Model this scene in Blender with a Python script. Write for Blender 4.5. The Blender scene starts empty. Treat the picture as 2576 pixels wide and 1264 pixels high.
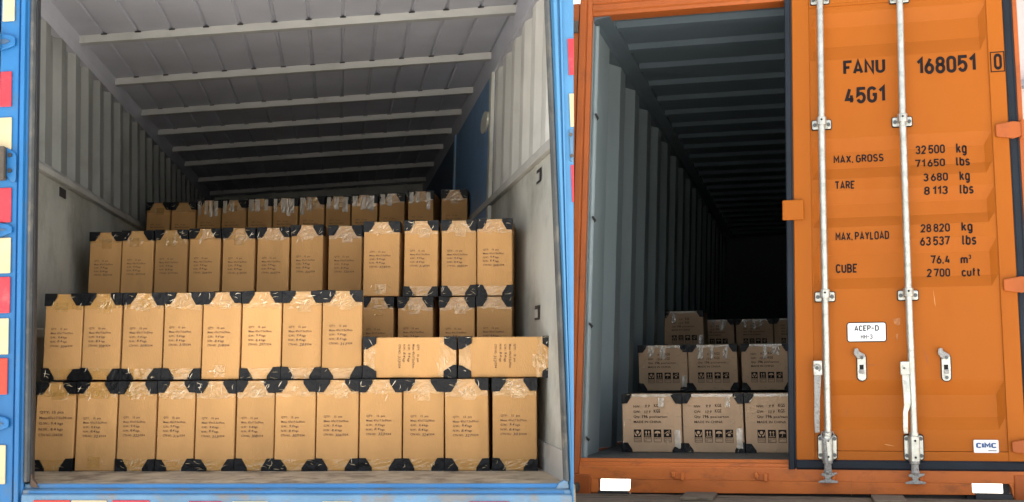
import bpy, bmesh, math, random
from mathutils import Vector, Matrix
random.seed(7)
R_ = math.radians
SC = bpy.context.scene
COL = SC.collection
CAMZ = 1.75

# ------------------------------------------------------------------ camera
cd = bpy.data.cameras.new('camera'); cam = bpy.data.objects.new('camera', cd); COL.objects.link(cam)
cd.sensor_width = 36.0; cd.lens = 36.0*3000/2576
cd.shift_y = -232/2576; cd.clip_end = 2000; cd.clip_start = 0.05
cam.location = (0, 0, CAMZ); cam.rotation_euler = (R_(90)+math.atan(500/3000), 0, 0)
SC.camera = cam

# ------------------------------------------------------------------ light
SUN_EL, SUN_AZ = 60, 12       # degrees; the sun stands beyond the two vehicles, so their rears are in open shade
w = bpy.data.worlds.new('World'); SC.world = w; w.use_nodes = True
nt = w.node_tree; bg = nt.nodes['Background']
sky = nt.nodes.new('ShaderNodeTexSky'); sky.sky_type = 'NISHITA'; sky.sun_disc = False
sky.sun_elevation = R_(SUN_EL); sky.sun_rotation = R_(SUN_AZ)
sky.dust_density = 4.0; sky.air_density = 1.0; sky.ozone_density = 1.0
hs = nt.nodes.new('ShaderNodeHueSaturation'); hs.inputs['Saturation'].default_value = 0.35
nt.links.new(sky.outputs[0], hs.inputs['Color']); nt.links.new(hs.outputs[0], bg.inputs[0])
bg.inputs[1].default_value = 0.12
sd = bpy.data.lights.new('sun', 'SUN'); sun = bpy.data.objects.new('sun', sd); COL.objects.link(sun)
sd.energy = 3.4; sd.angle = R_(0.6); sd.color = (1.0, 0.95, 0.88)
sun.rotation_euler = (R_(90-SUN_EL), 0, R_(180-SUN_AZ))
SC.view_settings.view_transform = 'Standard'; SC.view_settings.look = 'None'
SC.view_settings.exposure = 2.1; SC.view_settings.gamma = 1.0

# ------------------------------------------------------------------ materials
def nodes(m):
    m.use_nodes = True; t = m.node_tree; return t, t.nodes['Principled BSDF']
def mat(name, col, rough=0.6, metal=0.0, var=0.15, scale=3.0, bump=0.0, bscale=60.0, dirt=None, damt=0.0,
        dscale=4.0, stretch=(1, 1, 1), rnd=0.0, rvar=0.1, spec=None, coat=0.0):
    m = bpy.data.materials.new(name); t, b = nodes(m); N = t.nodes; L = t.links
    tc = N.new('ShaderNodeTexCoord'); oi = N.new('ShaderNodeObjectInfo')
    add = N.new('ShaderNodeVectorMath'); add.operation = 'ADD'
    mul = N.new('ShaderNodeMath'); mul.operation = 'MULTIPLY'; mul.inputs[1].default_value = 37.0
    L.new(oi.outputs['Random'], mul.inputs[0]); L.new(tc.outputs['Object'], add.inputs[0])
    cmb = N.new('ShaderNodeCombineXYZ'); L.new(mul.outputs[0], cmb.inputs[0]); L.new(mul.outputs[0], cmb.inputs[2])
    L.new(cmb.outputs[0], add.inputs[1])
    mp = N.new('ShaderNodeMapping'); mp.inputs['Scale'].default_value = stretch; L.new(add.outputs[0], mp.inputs[0])
    n1 = N.new('ShaderNodeTexNoise'); n1.inputs['Scale'].default_value = scale; n1.inputs['Detail'].default_value = 6
    L.new(mp.outputs[0], n1.inputs['Vector'])
    rp = N.new('ShaderNodeMapRange'); rp.inputs['From Min'].default_value = .3; rp.inputs['From Max'].default_value = .7
    rp.inputs['To Min'].default_value = 1-var; rp.inputs['To Max'].default_value = 1+var
    L.new(n1.outputs['Fac'], rp.inputs[0])
    hv = N.new('ShaderNodeHueSaturation'); hv.inputs['Color'].default_value = (*col, 1)
    last = rp.outputs[0]
    if rnd:
        rr = N.new('ShaderNodeMapRange'); rr.inputs['To Min'].default_value = 1-rnd; rr.inputs['To Max'].default_value = 1+rnd
        L.new(oi.outputs['Random'], rr.inputs[0]); mm = N.new('ShaderNodeMath'); mm.operation = 'MULTIPLY'
        L.new(last, mm.inputs[0]); L.new(rr.outputs[0], mm.inputs[1]); last = mm.outputs[0]
    L.new(last, hv.inputs['Value']); out = hv.outputs[0]
    if dirt:
        n2 = N.new('ShaderNodeTexNoise'); n2.inputs['Scale'].default_value = dscale; n2.inputs['Detail'].default_value = 9
        n2.inputs['Roughness'].default_value = .65; L.new(mp.outputs[0], n2.inputs['Vector'])
        r2 = N.new('ShaderNodeMapRange'); r2.inputs['From Min'].default_value = .62-damt*.3; r2.inputs['From Max'].default_value = .72-damt*.2
        r2.inputs['To Max'].default_value = min(1, .35+damt); L.new(n2.outputs['Fac'], r2.inputs[0])
        mx = N.new('ShaderNodeMix'); mx.data_type = 'RGBA'; L.new(r2.outputs[0], mx.inputs[0]); L.new(out, mx.inputs[6])
        mx.inputs[7].default_value = (*dirt, 1); out = mx.outputs[2]
    L.new(out, b.inputs['Base Color'])
    rg = N.new('ShaderNodeMapRange'); rg.inputs['To Min'].default_value = max(0.03, rough-rvar); rg.inputs['To Max'].default_value = min(1, rough+rvar)
    L.new(n1.outputs['Fac'], rg.inputs[0]); L.new(rg.outputs[0], b.inputs['Roughness'])
    b.inputs['Metallic'].default_value = metal
    if spec is not None: b.inputs['Specular IOR Level'].default_value = spec
    if coat: b.inputs['Coat Weight'].default_value = coat
    if bump:
        n3 = N.new('ShaderNodeTexNoise'); n3.inputs['Scale'].default_value = bscale; n3.inputs['Detail'].default_value = 4
        L.new(mp.outputs[0], n3.inputs['Vector'])
        bp = N.new('ShaderNodeBump'); bp.inputs['Strength'].default_value = bump; bp.inputs['Distance'].default_value = .01
        L.new(n3.outputs['Fac'], bp.inputs['Height']); L.new(bp.outputs[0], b.inputs['Normal'])
    return m
def tape_mat(name, col, cover, rough=.12, gl=.10):
    """clear film: mostly see-through, a little body colour, a glossy skin with a crinkled normal"""
    m = mat(name, col, rough, 0, .15, 14, .9, 26, stretch=(1, 1, .5)); t = m.node_tree; N = t.nodes; Lk = t.links
    b = N['Principled BSDF']; nrm = b.inputs['Normal'].links[0].from_socket
    tr_ = N.new('ShaderNodeBsdfTransparent'); tr_.inputs[0].default_value = (.97, .93, .84, 1)
    gs = N.new('ShaderNodeBsdfGlossy'); gs.inputs['Roughness'].default_value = rough; Lk.new(nrm, gs.inputs['Normal'])
    m1 = N.new('ShaderNodeMixShader'); m1.inputs[0].default_value = cover; Lk.new(tr_.outputs[0], m1.inputs[1]); Lk.new(b.outputs[0], m1.inputs[2])
    m2 = N.new('ShaderNodeMixShader'); m2.inputs[0].default_value = gl; Lk.new(m1.outputs[0], m2.inputs[1]); Lk.new(gs.outputs[0], m2.inputs[2])
    Lk.new(m2.outputs[0], N['Material Output'].inputs['Surface'])
    return m
M = dict(
    card=mat('cardboard', (.56, .312, .122), .8, 0, .10, 5, .12, 160, (.42, .235, .09), .16, 2.2, (1, 1, .35), rnd=.12, spec=.2),
    card2=mat('brown cardboard', (.53, .36, .225), .82, 0, .10, 5, .10, 120, (.40, .275, .17), .15, 2.0, (1, 1, .5), rnd=.06, spec=.2),
    guard=mat('black corner foam', (.006, .0065, .008), .40, 0, .35, 12, 1.0, 26, rvar=.18, spec=.22),
    tape=tape_mat('clear tape', (.80, .52, .14), .22, .16, .07),
    tapew=tape_mat('glare whitened tape', (.74, .64, .50), .6, .25),  # pale tape strips, glare patches put into their whiter colour
    glint=tape_mat('tape fold glint', (.95, .78, .48), .5, .15, .2),  # highlight on the folds painted in as a pale body colour
    ink=mat('print ink', (.13, .07, .04), .7, 0, .1),
    pen=mat('marker ink', (.09, .06, .045), .6),
    inkk=mat('black print', (.022, .018, .016), .8, spec=.1),
    tin=mat('truck grey inner paint', (.46, .46, .43), .55, 0, .16, 2.2, .15, 8, (.22, .215, .19), .22, 1.6),
    tinlow=mat('scuffed grey plate', (.50, .51, .46), .6, 0, .18, 1.6, .15, 10, (.26, .255, .21), .4, 1.3),
    troof=mat('truck roof paint', (.53, .54, .60), .6, 0, .10, 2.0, .1, 10, (.44, .45, .50), .12, 1.5),
    tbeam=mat('roof beam paint', (.44, .44, .42), .5, 0, .10, 3.0, .1, 20, (.30, .295, .27), .15, 4),
    tfloor=mat('worn floor', (.42, .35, .25), .75, 0, .25, 9, .5, 40, (.12, .095, .07), .45, 6, (1, 1, 1)),
    blue=mat('blue paint', (.020, .145, .36), .45, 0, .18, 2.5, .15, 30, (.07, .13, .19), .24, 7, (1, 1, .5), spec=.35),
    bluep=mat('faded blue paint', (.10, .215, .34), .5, 0, .25, 4, .2, 30, (.20, .18, .15), .4, 9, (1, 1, 1)),
    blued=mat('dark blue paint', (.13, .26, .46), .5, 0, .2, 2.5, .1, 20, (.12, .20, .30), .2, 1.8),
    navy=mat('navy door', (.05, .10, .18), .5, 0, .2, 3),
    blue_flare=mat('flare lightened blue paint', (.075, .235, .43), .45, 0, .16, 3, .15, 30, (.16, .24, .30), .25, 7, (1, 1, .5), spec=.35),  # right post: flare put into a lighter, washed-out blue
    rubg=mat('weathered rubber', (.07, .075, .075), .7, 0, .35, 6, .3, 30, (.17, .15, .12), .35, 9),
    rust=mat('rusty bracket', (.085, .07, .055), .85, 0, .3, 9, .6, 60, (.16, .075, .035), .4, 12),
    red=mat('red reflector', (.50, .028, .045), .4, 0, .12, 12, .15, 90, (.55, .12, .12), .2, 12),
    redl=mat('orange red reflector', (.58, .04, .018), .4, 0, .12, 12, .15, 90),
    cream=mat('cream reflector', (.56, .46, .27), .45, 0, .10, 10, .15, 90, (.42, .38, .24), .22, 8),
    org=mat('orange paint', (.345, .094, .0065), .5, 0, .08, 1.6, .06, 14, (.31, .078, .004), .14, 2.6, (1, 1, .35), spec=.16),
    orgd=mat('weathered orange paint', (.34, .082, .014), .5, 0, .12, 4, .15, 30, (.22, .06, .018), .2, 9, spec=.3),
    orgs=mat('bounce lightened orange paint', (.52, .138, .026), .5, 0, .12, 4, .15, 30, (.22, .07, .025), .27, 7, (.7, 1, 1.6), spec=.3),  # lighter than the posts: light bounced off the ground painted in
    seal=mat('black rubber seal', (.014, .019, .027), .65, 0, .25, 5, .1, 40, spec=.2),
    galv=mat('galvanised steel', (.47, .48, .44), .38, .82, .16, 22, .25, 110, (.30, .31, .27), .3, 26),
    galvw=mat('rough zinc', (.36, .36, .34), .5, .35, .3, 60, .7, 150, (.16, .13, .12), .4, 60),
    bolt=mat('dark bolt', (.10, .11, .11), .5, .6, .2, 40),
    hole=mat('dark bore', (.006, .006, .006), .9),
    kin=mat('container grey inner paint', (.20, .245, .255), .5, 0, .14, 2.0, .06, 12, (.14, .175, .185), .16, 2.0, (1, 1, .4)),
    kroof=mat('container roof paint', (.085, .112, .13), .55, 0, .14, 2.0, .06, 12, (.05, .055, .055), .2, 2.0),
    kback=mat('shade darkened grey paint', (.03, .04, .05), .6),  # far wall near black, darkness of the deep interior put into its colour
    tinr=mat('lit rib paint', (.62, .62, .58), .55, 0, .12, 2.2, .1, 8, (.4, .39, .35), .15, 1.3),  # right wall ribs: the brighter light on that side put into the colour
    tinl=mat('shaded rib paint', (.27, .28, .265), .55, 0, .14, 2.2, .15, 8, (.17, .17, .16), .25, 1.6),  # left wall ribs: same paint darkened for the shade on that side
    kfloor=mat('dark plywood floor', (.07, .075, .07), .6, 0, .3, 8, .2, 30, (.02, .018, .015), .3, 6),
    white=mat('white label', (.72, .73, .74), .4, 0, .04, 10),
    logo=mat('blue print', (.012, .07, .22), .5),
    black=mat('black stencil paint', (.014, .010, .010), .7, 0, .15, 12, spec=.12),
    wood=mat('rough deck wood', (.16, .125, .085), .85, 0, .3, 5, .9, 24, (.055, .045, .035), .45, 7, (.35, 6, 6)),
    tyre=mat('tyre rubber', (.02, .02, .02), .8), steel=mat('chassis paint', (.03, .03, .032), .6),
    concrete=mat('concrete', (.60, .57, .52), .9, 0, .12, .6, .2, 20, (.48, .46, .42), .2, .8),
    wallw=mat('pale render', (.50, .42, .40), .8, 0, .06, .8),
    grey=mat('grey trim', (.2, .2, .22), .7),
    cream2=mat('off white plastic', (.55, .55, .48), .5),
    stain=mat('brown rub mark', (.36, .13, .03), .6, 0, .3, 60),
)

# ------------------------------------------------------------------ frames of the two vehicles (metres: u across, v up, w inwards)
class Frame:
    def __init__(s, C, D, R, W, H):
        up = Vector((0, 0, CAMZ)); s.BL, s.BR, s.TL, s.TR = [Vector(c)+up for c in C]
        s.D = Vector(D); s.R = Matrix(R); s.W = W; s.H = H
    def __call__(s, p):
        u, v, w = p; a = u/s.W; b = v/s.H
        return s.BL*((1-a)*(1-b))+s.BR*(a*(1-b))+s.TL*((1-a)*b)+s.TR*(a*b)+s.D*w
TF = Frame([(-2.15586, 5.48623, -.56486), (.24388, 5.39024, -.55329), (-2.27717, 5.49109, 1.73995), (.16135, 5.39355, 1.87465)],
           (-.142458, .989747, .01029),
           [[.99918936, .03991079, -.00526789], [-.03996757, .99913872, -.0111538], [.0048182, .0113553, .99992392]], 2.42293, 2.36867)
KF = Frame([(.37302, 6.80521, -.55301), (2.66662, 6.22235, -.52527), (.47226, 6.77999, 1.98326), (2.69998, 6.21387, 2.00699)],
           (.239455, .970805, -.014134),
           [[.96912811, .24643121, -.00789719], [-.246279, .96905843, .01650463], [.01172009, -.01405019, .9998326]], 2.33265, 2.53541)
ID = lambda p: Vector(p)
ZERO = Vector((0, 0, 0))

def wloc(o):
    p = Vector((0, 0, 0))
    while o: p = p+o.location; o = o.parent
    return p
class MB:
    """collects shapes in local coordinates; build() links them as one mesh"""
    def __init__(s, f=ID): s.f = f; s.v = []; s.q = []; s.mi = []; s.cur = 0
    def add(s, vs, fs):
        o = len(s.v); s.v += [tuple(p) for p in vs]
        for f in fs: s.q.append([i+o for i in f]); s.mi.append(s.cur)
        return s
    def box(s, x0, x1, y0, y1, z0, z1):
        vs = [(x, y, z) for z in (z0, z1) for y in (y0, y1) for x in (x0, x1)]
        return s.add(vs, [(0, 2, 3, 1), (4, 5, 7, 6), (0, 1, 5, 4), (2, 6, 7, 3), (0, 4, 6, 2), (1, 3, 7, 5)])
    def prism(s, pts, a0, a1, axis):
        """polygon pts (2D) extruded along axis 0/1/2 from a0 to a1"""
        def P(p, a): q = list(p); q.insert(axis, a); return tuple(q)
        n = len(pts); vs = [P(p, a0) for p in pts]+[P(p, a1) for p in pts]
        fs = [tuple(range(n))[::-1], tuple(range(n, 2*n))]+[(i, (i+1) % n, n+(i+1) % n, n+i) for i in range(n)]
        return s.add(vs, fs)
    def strip(s, pts, a0, a1, axis, th, tdir):
        """open profile given thickness th along direction tdir (2D), extruded"""
        n = len(pts); back = [(p[0]+tdir[0]*th, p[1]+tdir[1]*th) for p in pts]
        def P(p, a): q = list(p); q.insert(axis, a); return tuple(q)
        vs = [P(p, a0) for p in pts]+[P(p, a1) for p in pts]+[P(p, a0) for p in back]+[P(p, a1) for p in back]
        fs = []
        for i in range(n-1):
            fs += [(i, i+1, n+i+1, n+i), (2*n+i+1, 2*n+i, 3*n+i, 3*n+i+1), (i+1, i, 2*n+i, 2*n+i+1), (n+i, n+i+1, 3*n+i+1, 3*n+i)]
        fs += [(0, n, 3*n, 2*n), (n-1, 3*n-1, 4*n-1, 2*n-1)]
        return s.add(vs, fs)
    def tube(s, pts, r, n=12, cap=True, r2=None):
        pts = [Vector(p) for p in pts]; vs = []; fs = []; m = len(pts); up = None
        for i, p in enumerate(pts):
            d = (pts[min(i+1, m-1)]-pts[max(i-1, 0)]).normalized()
            if up is None: up = Vector((0, 1, 0)) if abs(d.y) < .8 else Vector((1, 0, 0))
            a = d.cross(up).normalized(); b = a.cross(d); up = b if m > 3 else up
            rr = r[i] if isinstance(r, (list, tuple)) else r
            for k in range(n):
                t = 2*math.pi*k/n; vs.append(tuple(p+a*(math.cos(t)*rr)+b*(math.sin(t)*rr)))
        for i in range(m-1):
            for k in range(n): fs.append((i*n+k, i*n+(k+1) % n, (i+1)*n+(k+1) % n, (i+1)*n+k))
        if cap: fs += [tuple(range(n)), tuple(range((m-1)*n, m*n))[::-1]]
        return s.add(vs, fs)
    def build(s, name, ms, parent=None, bevel=0, smooth=False, seg=2):
        me = bpy.data.meshes.new(name); org = wloc(parent) if s.f is not ID else ZERO
        me.from_pydata([tuple(s.f(p)-org) if s.f is not ID else p for p in s.v], [], s.q)
        ms = ms if isinstance(ms, list) else [ms]
        for m in ms: me.materials.append(m)
        me.polygons.foreach_set('material_index', s.mi)
        bm = bmesh.new(); bm.from_mesh(me)
        bmesh.ops.recalc_face_normals(bm, faces=bm.faces)
        bm.to_mesh(me); bm.free()
        if smooth:
            for p in me.polygons: p.use_smooth = True
            me.set_sharp_from_angle(angle=R_(35))
        o = bpy.data.objects.new(name, me); COL.objects.link(o); o.parent = parent
        if bevel:
            b = o.modifiers.new('bevel', 'BEVEL'); b.width = bevel; b.segments = seg; b.limit_method = 'ANGLE'; b.angle_limit = R_(40)
        return o
def root(name, label, cat, loc, group=None, kind=None):
    o = bpy.data.objects.new(name, None); COL.objects.link(o); o.location = loc; o.empty_display_size = .1
    o['label'] = label; o['category'] = cat
    if group: o['group'] = group
    return o
def mark(o, label=None, cat=None, group=None, kind=None):
    if label: o['label'] = label
    if cat: o['category'] = cat
    if group: o['group'] = group
    if kind: o['kind'] = kind
    return o

# ------------------------------------------------------------------ lettering
_tc = {}
def glyphs(txt, bold=.0, res=2):
    k = (txt, bold, res)
    if k not in _tc:
        cu = bpy.data.curves.new('t', 'FONT'); cu.body = txt; cu.size = 1; cu.resolution_u = res; cu.offset = bold
        o = bpy.data.objects.new('t', cu); me = bpy.data.meshes.new_from_object(o)
        vs = [(v.co.x, v.co.y) for v in me.vertices]; fs = [tuple(p.vertices) for p in me.polygons]
        xs = [a for a, b in vs]; ys = [b for a, b in vs]
        _tc[k] = (vs, fs, min(xs), max(xs), min(ys), max(ys))
        bpy.data.objects.remove(o); bpy.data.curves.remove(cu); bpy.data.meshes.remove(me)
    return _tc[k]
def put_text(mb, txt, x0, z0, height=None, width=None, y=0, bold=.0, shear=0, box=None, res=2, rot=None, cap=.73, stroke=None):
    vs, fs, a, b, c, d = din(txt, stroke) if stroke else glyphs(txt, bold, res)
    if box:      # fit to x0,z0,x1,z1
        sx = (box[2]-box[0])/(b-a); sz = (box[3]-box[1])/(d-c); f = lambda p: (box[0]+(p[0]-a)*sx, box[1]+(p[1]-c)*sz)
    else:
        sz = height/cap; sx = sz if width is None else width/(b-a)
        f = lambda p: (x0+(p[0]-a)*sx+shear*p[1]*sz, z0+p[1]*sz)
    out = []
    for p in vs:
        q = f(p)
        if rot: q = rot(q)
        out.append((q[0], y, q[1]))
    mb.add(out, fs)

def arc_(cx, cy, rx, ry, a0, a1, n=10):
    return [(cx+rx*math.cos(R_(a0+(a1-a0)*k/n)), cy+ry*math.sin(R_(a0+(a1-a0)*k/n))) for k in range(n+1)]
def o_(x0, y0, x1, y1, r):
    return arc_(x1-r, y1-r, r, r, 0, 90, 6)+arc_(x0+r, y1-r, r, r, 90, 180, 6)+arc_(x0+r, y0+r, r, r, 180, 270, 6)+arc_(x1-r, y0+r, r, r, 270, 360, 6)
DIN = {
 '0': (3, [o_(0, 0, 3, 6, 1.4)+['c']]), 'O': (3.2, [o_(0, 0, 3.2, 6, 1.4)+['c']]), '1': (1.7, [[(0, 4.5), (1.7, 6), (1.7, 0)]]),
 '2': (3, [arc_(1.5, 4.45, 1.5, 1.55, 175, -35, 10)+[(0, 0), (3, 0)]]), '3': (3, [arc_(1.5, 4.5, 1.4, 1.5, 165, -70, 10)+[(1.5, 3.15)], [(1.5, 3.15)]+arc_(1.45, 1.6, 1.55, 1.6, 75, -165, 11)]),
 '4': (3.1, [[(1.5, 6), (0, 1.4), (3.1, 1.4)], [(2.2, 3.2), (2.2, 0)]]), '5': (3, [[(2.8, 6), (.3, 6), (.1, 3.1)]+arc_(1.5, 1.9, 1.5, 1.9, 130, -160, 11)]),
 '6': (3, [[(2.1, 6), (.15, 2.4)], arc_(1.5, 1.75, 1.5, 1.75, 0, 360, 18)[:-1]+['c']]), '7': (3, [[(0, 6), (3, 6), (1, 0)]]),
 '8': (3, [o_(.15, 3.2, 2.85, 6, 1.3)+['c'], o_(0, 0, 3, 3.2, 1.45)+['c']]),
 'F': (2.6, [[(2.6, 6), (0, 6), (0, 0)], [(0, 3.1), (2.2, 3.1)]]), 'A': (3.4, [[(0, 0), (1.7, 6), (3.4, 0)], [(.5, 1.5), (2.9, 1.5)]]), 'N': (3.2, [[(0, 0), (0, 6), (3.2, 0), (3.2, 6)]]),
 'U': (3.1, [[(0, 6)]+arc_(1.55, 1.55, 1.55, 1.55, 180, 360, 10)+[(3.1, 6)]]), 'G': (3.1, [arc_(1.55, 4.5, 1.5, 1.5, 20, 180, 8)+arc_(1.55, 1.5, 1.55, 1.5, 180, 360, 8)+[(3.1, 3), (1.8, 3)]]),
 'M': (3.8, [[(0, 0), (0, 6), (1.9, 2.2), (3.8, 6), (3.8, 0)]]), 'X': (3.2, [[(0, 0), (3.2, 6)], [(0, 6), (3.2, 0)]]), '.': (.5, [[(0, 0), (.55, 0)]]), '-': (2.2, [[(0, 2.9), (2.2, 2.9)]]),
 'R': (3, [[(0, 0), (0, 6)]+arc_(1.6, 4.5, 1.4, 1.5, 90, -90, 8)+[(0, 3)], [(1.5, 3), (3, 0)]]), 'P': (3, [[(0, 0), (0, 6)]+arc_(1.6, 4.4, 1.4, 1.6, 90, -90, 8)+[(0, 2.8)]]),
 'S': (3, [arc_(1.5, 4.5, 1.45, 1.5, 25, 250, 10)+arc_(1.5, 1.5, 1.5, 1.5, 70, -160, 10)]), 'T': (3, [[(0, 6), (3, 6)], [(1.5, 6), (1.5, 0)]]), 'E': (2.6, [[(2.6, 6), (0, 6), (0, 0), (2.6, 0)], [(0, 3.1), (2.2, 3.1)]]),
 'Y': (3.2, [[(0, 6), (1.6, 3), (3.2, 6)], [(1.6, 3), (1.6, 0)]]), 'L': (2.5, [[(0, 6), (0, 0), (2.5, 0)]]), 'D': (3.1, [[(0, 0), (0, 6)]+arc_(1.5, 4.4, 1.6, 1.6, 90, 0, 6)+arc_(1.5, 1.6, 1.6, 1.6, 0, -90, 6)+['c']]),
 'C': (3, [arc_(1.5, 4.5, 1.5, 1.5, 15, 180, 9)+arc_(1.5, 1.5, 1.5, 1.5, 180, 345, 9)]), 'B': (3, [[(0, 3.1), (0, 6)]+arc_(1.5, 4.55, 1.35, 1.45, 90, -90, 8)+['c'], [(0, 0), (0, 3.1)]+arc_(1.5, 1.55, 1.5, 1.55, 90, -90, 8)+['c']]),
 'H': (3.1, [[(0, 0), (0, 6)], [(3.1, 0), (3.1, 6)], [(0, 3), (3.1, 3)]]), 'I': (0, [[(0, 0), (0, 6)]]),
 'k': (2.6, [[(0, 0), (0, 6)], [(2.4, 4.2), (.1, 1.8)], [(1.0, 2.6), (2.6, 0)]]), 'g': (2.6, [o_(0, 0, 2.6, 4.2, 1.2)+['c'], [(2.6, 4.2), (2.6, -.4)]+arc_(1.4, -.5, 1.2, 1.2, 0, -150, 7)]),
 'l': (.8, [[(0, 6), (0, .7), (.8, 0)]]), 'b': (2.6, [[(0, 0), (0, 6)], o_(0, 0, 2.6, 4.2, 1.2)+['c']]), 's': (2.4, [arc_(1.2, 3.15, 1.15, 1.05, 25, 250, 8)+arc_(1.2, 1.05, 1.2, 1.05, 70, -155, 8)]),
 'm': (4.4, [[(0, 0), (0, 4.2)], [(0, 2.9)]+arc_(1.1, 3.1, 1.1, 1.1, 180, 0, 6)+[(2.2, 0)], [(2.2, 2.9)]+arc_(3.3, 3.1, 1.1, 1.1, 180, 0, 6)+[(4.4, 0)]]),
 'c': (2.4, [arc_(1.25, 2.95, 1.25, 1.25, 20, 180, 7)+arc_(1.25, 1.25, 1.25, 1.25, 180, 340, 7)]), 'u': (2.5, [[(0, 4.2)]+arc_(1.25, 1.25, 1.25, 1.25, 180, 360, 7)+[(2.5, 4.2)]]),
 'f': (1.9, [[(.6, 0), (.6, 4.9)]+arc_(1.6, 4.9, 1, 1.1, 180, 100, 4), [(0, 4.1), (1.9, 4.1)]]), 't': (1.8, [[(.6, 5.6)]+arc_(1.5, .9, .9, .9, 180, 275, 4), [(0, 4.2), (1.8, 4.2)]]), ' ': (1.2, [])}
def din(txt, sw):
    """stencil lettering from strokes, same return as glyphs()"""
    k = ('din', txt, sw)
    if k in _tc: return _tc[k]
    vs = []; fs = []; x = 0; h = sw/2
    for ch in txt:
        wd, st = DIN[ch]
        for s0 in st:
            closed = s0[-1] == 'c'; P = [Vector((p[0]+x, p[1])) for p in s0 if p != 'c']; n = len(P); o = len(vs)
            for i in range(n):
                a = P[(i-1) % n] if (closed or i > 0) else None; c = P[(i+1) % n] if (closed or i < n-1) else None
                d1 = (P[i]-a).normalized() if a is not None and (P[i]-a).length > 1e-6 else None; d2 = (c-P[i]).normalized() if c is not None and (c-P[i]).length > 1e-6 else None
                if d1 is None: d1 = d2
                if d2 is None: d2 = d1
                n1 = Vector((-d1.y, d1.x)); n2 = Vector((-d2.y, d2.x)); m = (n1+n2); m = m.normalized() if m.length > .05 else n1
                sc = h/max(.45, m.dot(n1)); p = P[i].copy()
                if not closed and i == 0: p -= d2*h*(1 if ch in '.-' or P[i].y in (0, 6) else .2) if abs(d2.y) < .3 or True and ch in 'FELTPRBD' and abs(d2.x) > .9 else d2*0
                vs += [tuple(p+m*sc), tuple(p-m*sc)]
            for i in range(n if closed else n-1):
                j = (i+1) % n; fs.append((o+2*i, o+2*i+1, o+2*j+1, o+2*j))
        x += wd+1.9 if ch != ' ' else wd
    xs = [a for a, b in vs]; ys = [b for a, b in vs]
    _tc[k] = (vs, fs, min(xs), max(xs), min(ys), max(ys)); return _tc[k]
# ------------------------------------------------------------------ ground and far wall (setting)
g = MB(); n = 24; ext = 400
g.add([(-ext, -ext, 0), (ext, -ext, 0), (ext, ext, 0), (-ext, ext, 0)], [(0, 1, 2, 3)])
mark(g.build('ground', M['concrete']), kind='structure')
wh = root('warehouse', 'pale building wall with dark ledges seen past the right edge of the orange container', 'building', (13, 27, 0))
def at(o): return lambda p: Vector(p)+o
b = MB(); b.box(-4.5, 14, 0, 8, 0, 14); b.build('wall', M['wallw'], wh)
b = MB()
for z in (5.4, 7.9, 10.2): b.box(-4.6, 14.1, -.25, -.003, z, z+.16)
b.build('ledge', M['grey'], wh)
for z in (6.1, 8.6):
    for k in range(6):
        b = MB(); b.box(-3.6+k*2.9, -2.2+k*2.9, -.05, -.004, z, z+1.2); b.build('window', M['grey'], wh)

# =================================================================== BLUE TRUCK
tw, th_ = TF.W, TF.H
tb = TF((tw/2, 0, 0)); TR = root('cargo_truck', 'blue box truck with its rear open, grey ribbed inside and red and cream reflectors', 'truck', (tb.x, tb.y, 0))
LEN = 10.6; UL = -.24; VR = 2.68
UR = lambda v: 2.44+.06*v
def T(): return MB(TF)
def part(mb, name, m, parent=TR, **k): return mb.build(name, M[m] if isinstance(m, str) else m, parent, **k)
# floor
b = T(); b.box(-.30, 2.46, -.08, 0, .02, LEN)
b.v = [(u, v, w_) for (u, v, w_) in b.v]; part(b, 'floor', 'tfloor')
# side walls: smooth lower plate, ledge, ribbed upper sheet, top rail
def corrug(w0, w1, period, depth, f1=.3, f2=.2):
    """profile along w: list of (w, d) with d going 0..depth"""
    out = []; w_ = w0
    while w_ < w1-1e-6:
        for fr, d in ((0, 0), (f1, 0), (f1+f2, depth), (1-f2, depth)):
            x = w_+fr*period
            if x < w1: out.append((x, d))
        w_ += period
    out.append((w1, out[-1][1])); return out
b = T(); b.box(UL-.03, UL, -.02, 1.625, .0, LEN); part(b, 'wall_plate', 'tinlow')
b = T(); b.prism([(UL-.03, 1.626), (UL+.035, 1.626), (UL+.035, 1.66), (UL, 1.70), (UL-.03, 1.70)], 0.0, LEN, 2); part(b, 'wall_rail', 'tin', bevel=.006)
pr = [(UL-d, w_) for w_, d in corrug(0.0, LEN, .40, .042, .30, .13)]
b = T()
# ribbed sheet: extrude along v
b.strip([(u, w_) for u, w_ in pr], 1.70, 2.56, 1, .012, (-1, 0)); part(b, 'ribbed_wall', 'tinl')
b = T(); b.prism([(UL-.06, 2.56), (UL, 2.56), (UL+.015, 2.60), (UL+.03, 2.679), (UL-.06, 2.679)], .06, LEN, 2); part(b, 'top_rail', 'troof')
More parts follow.
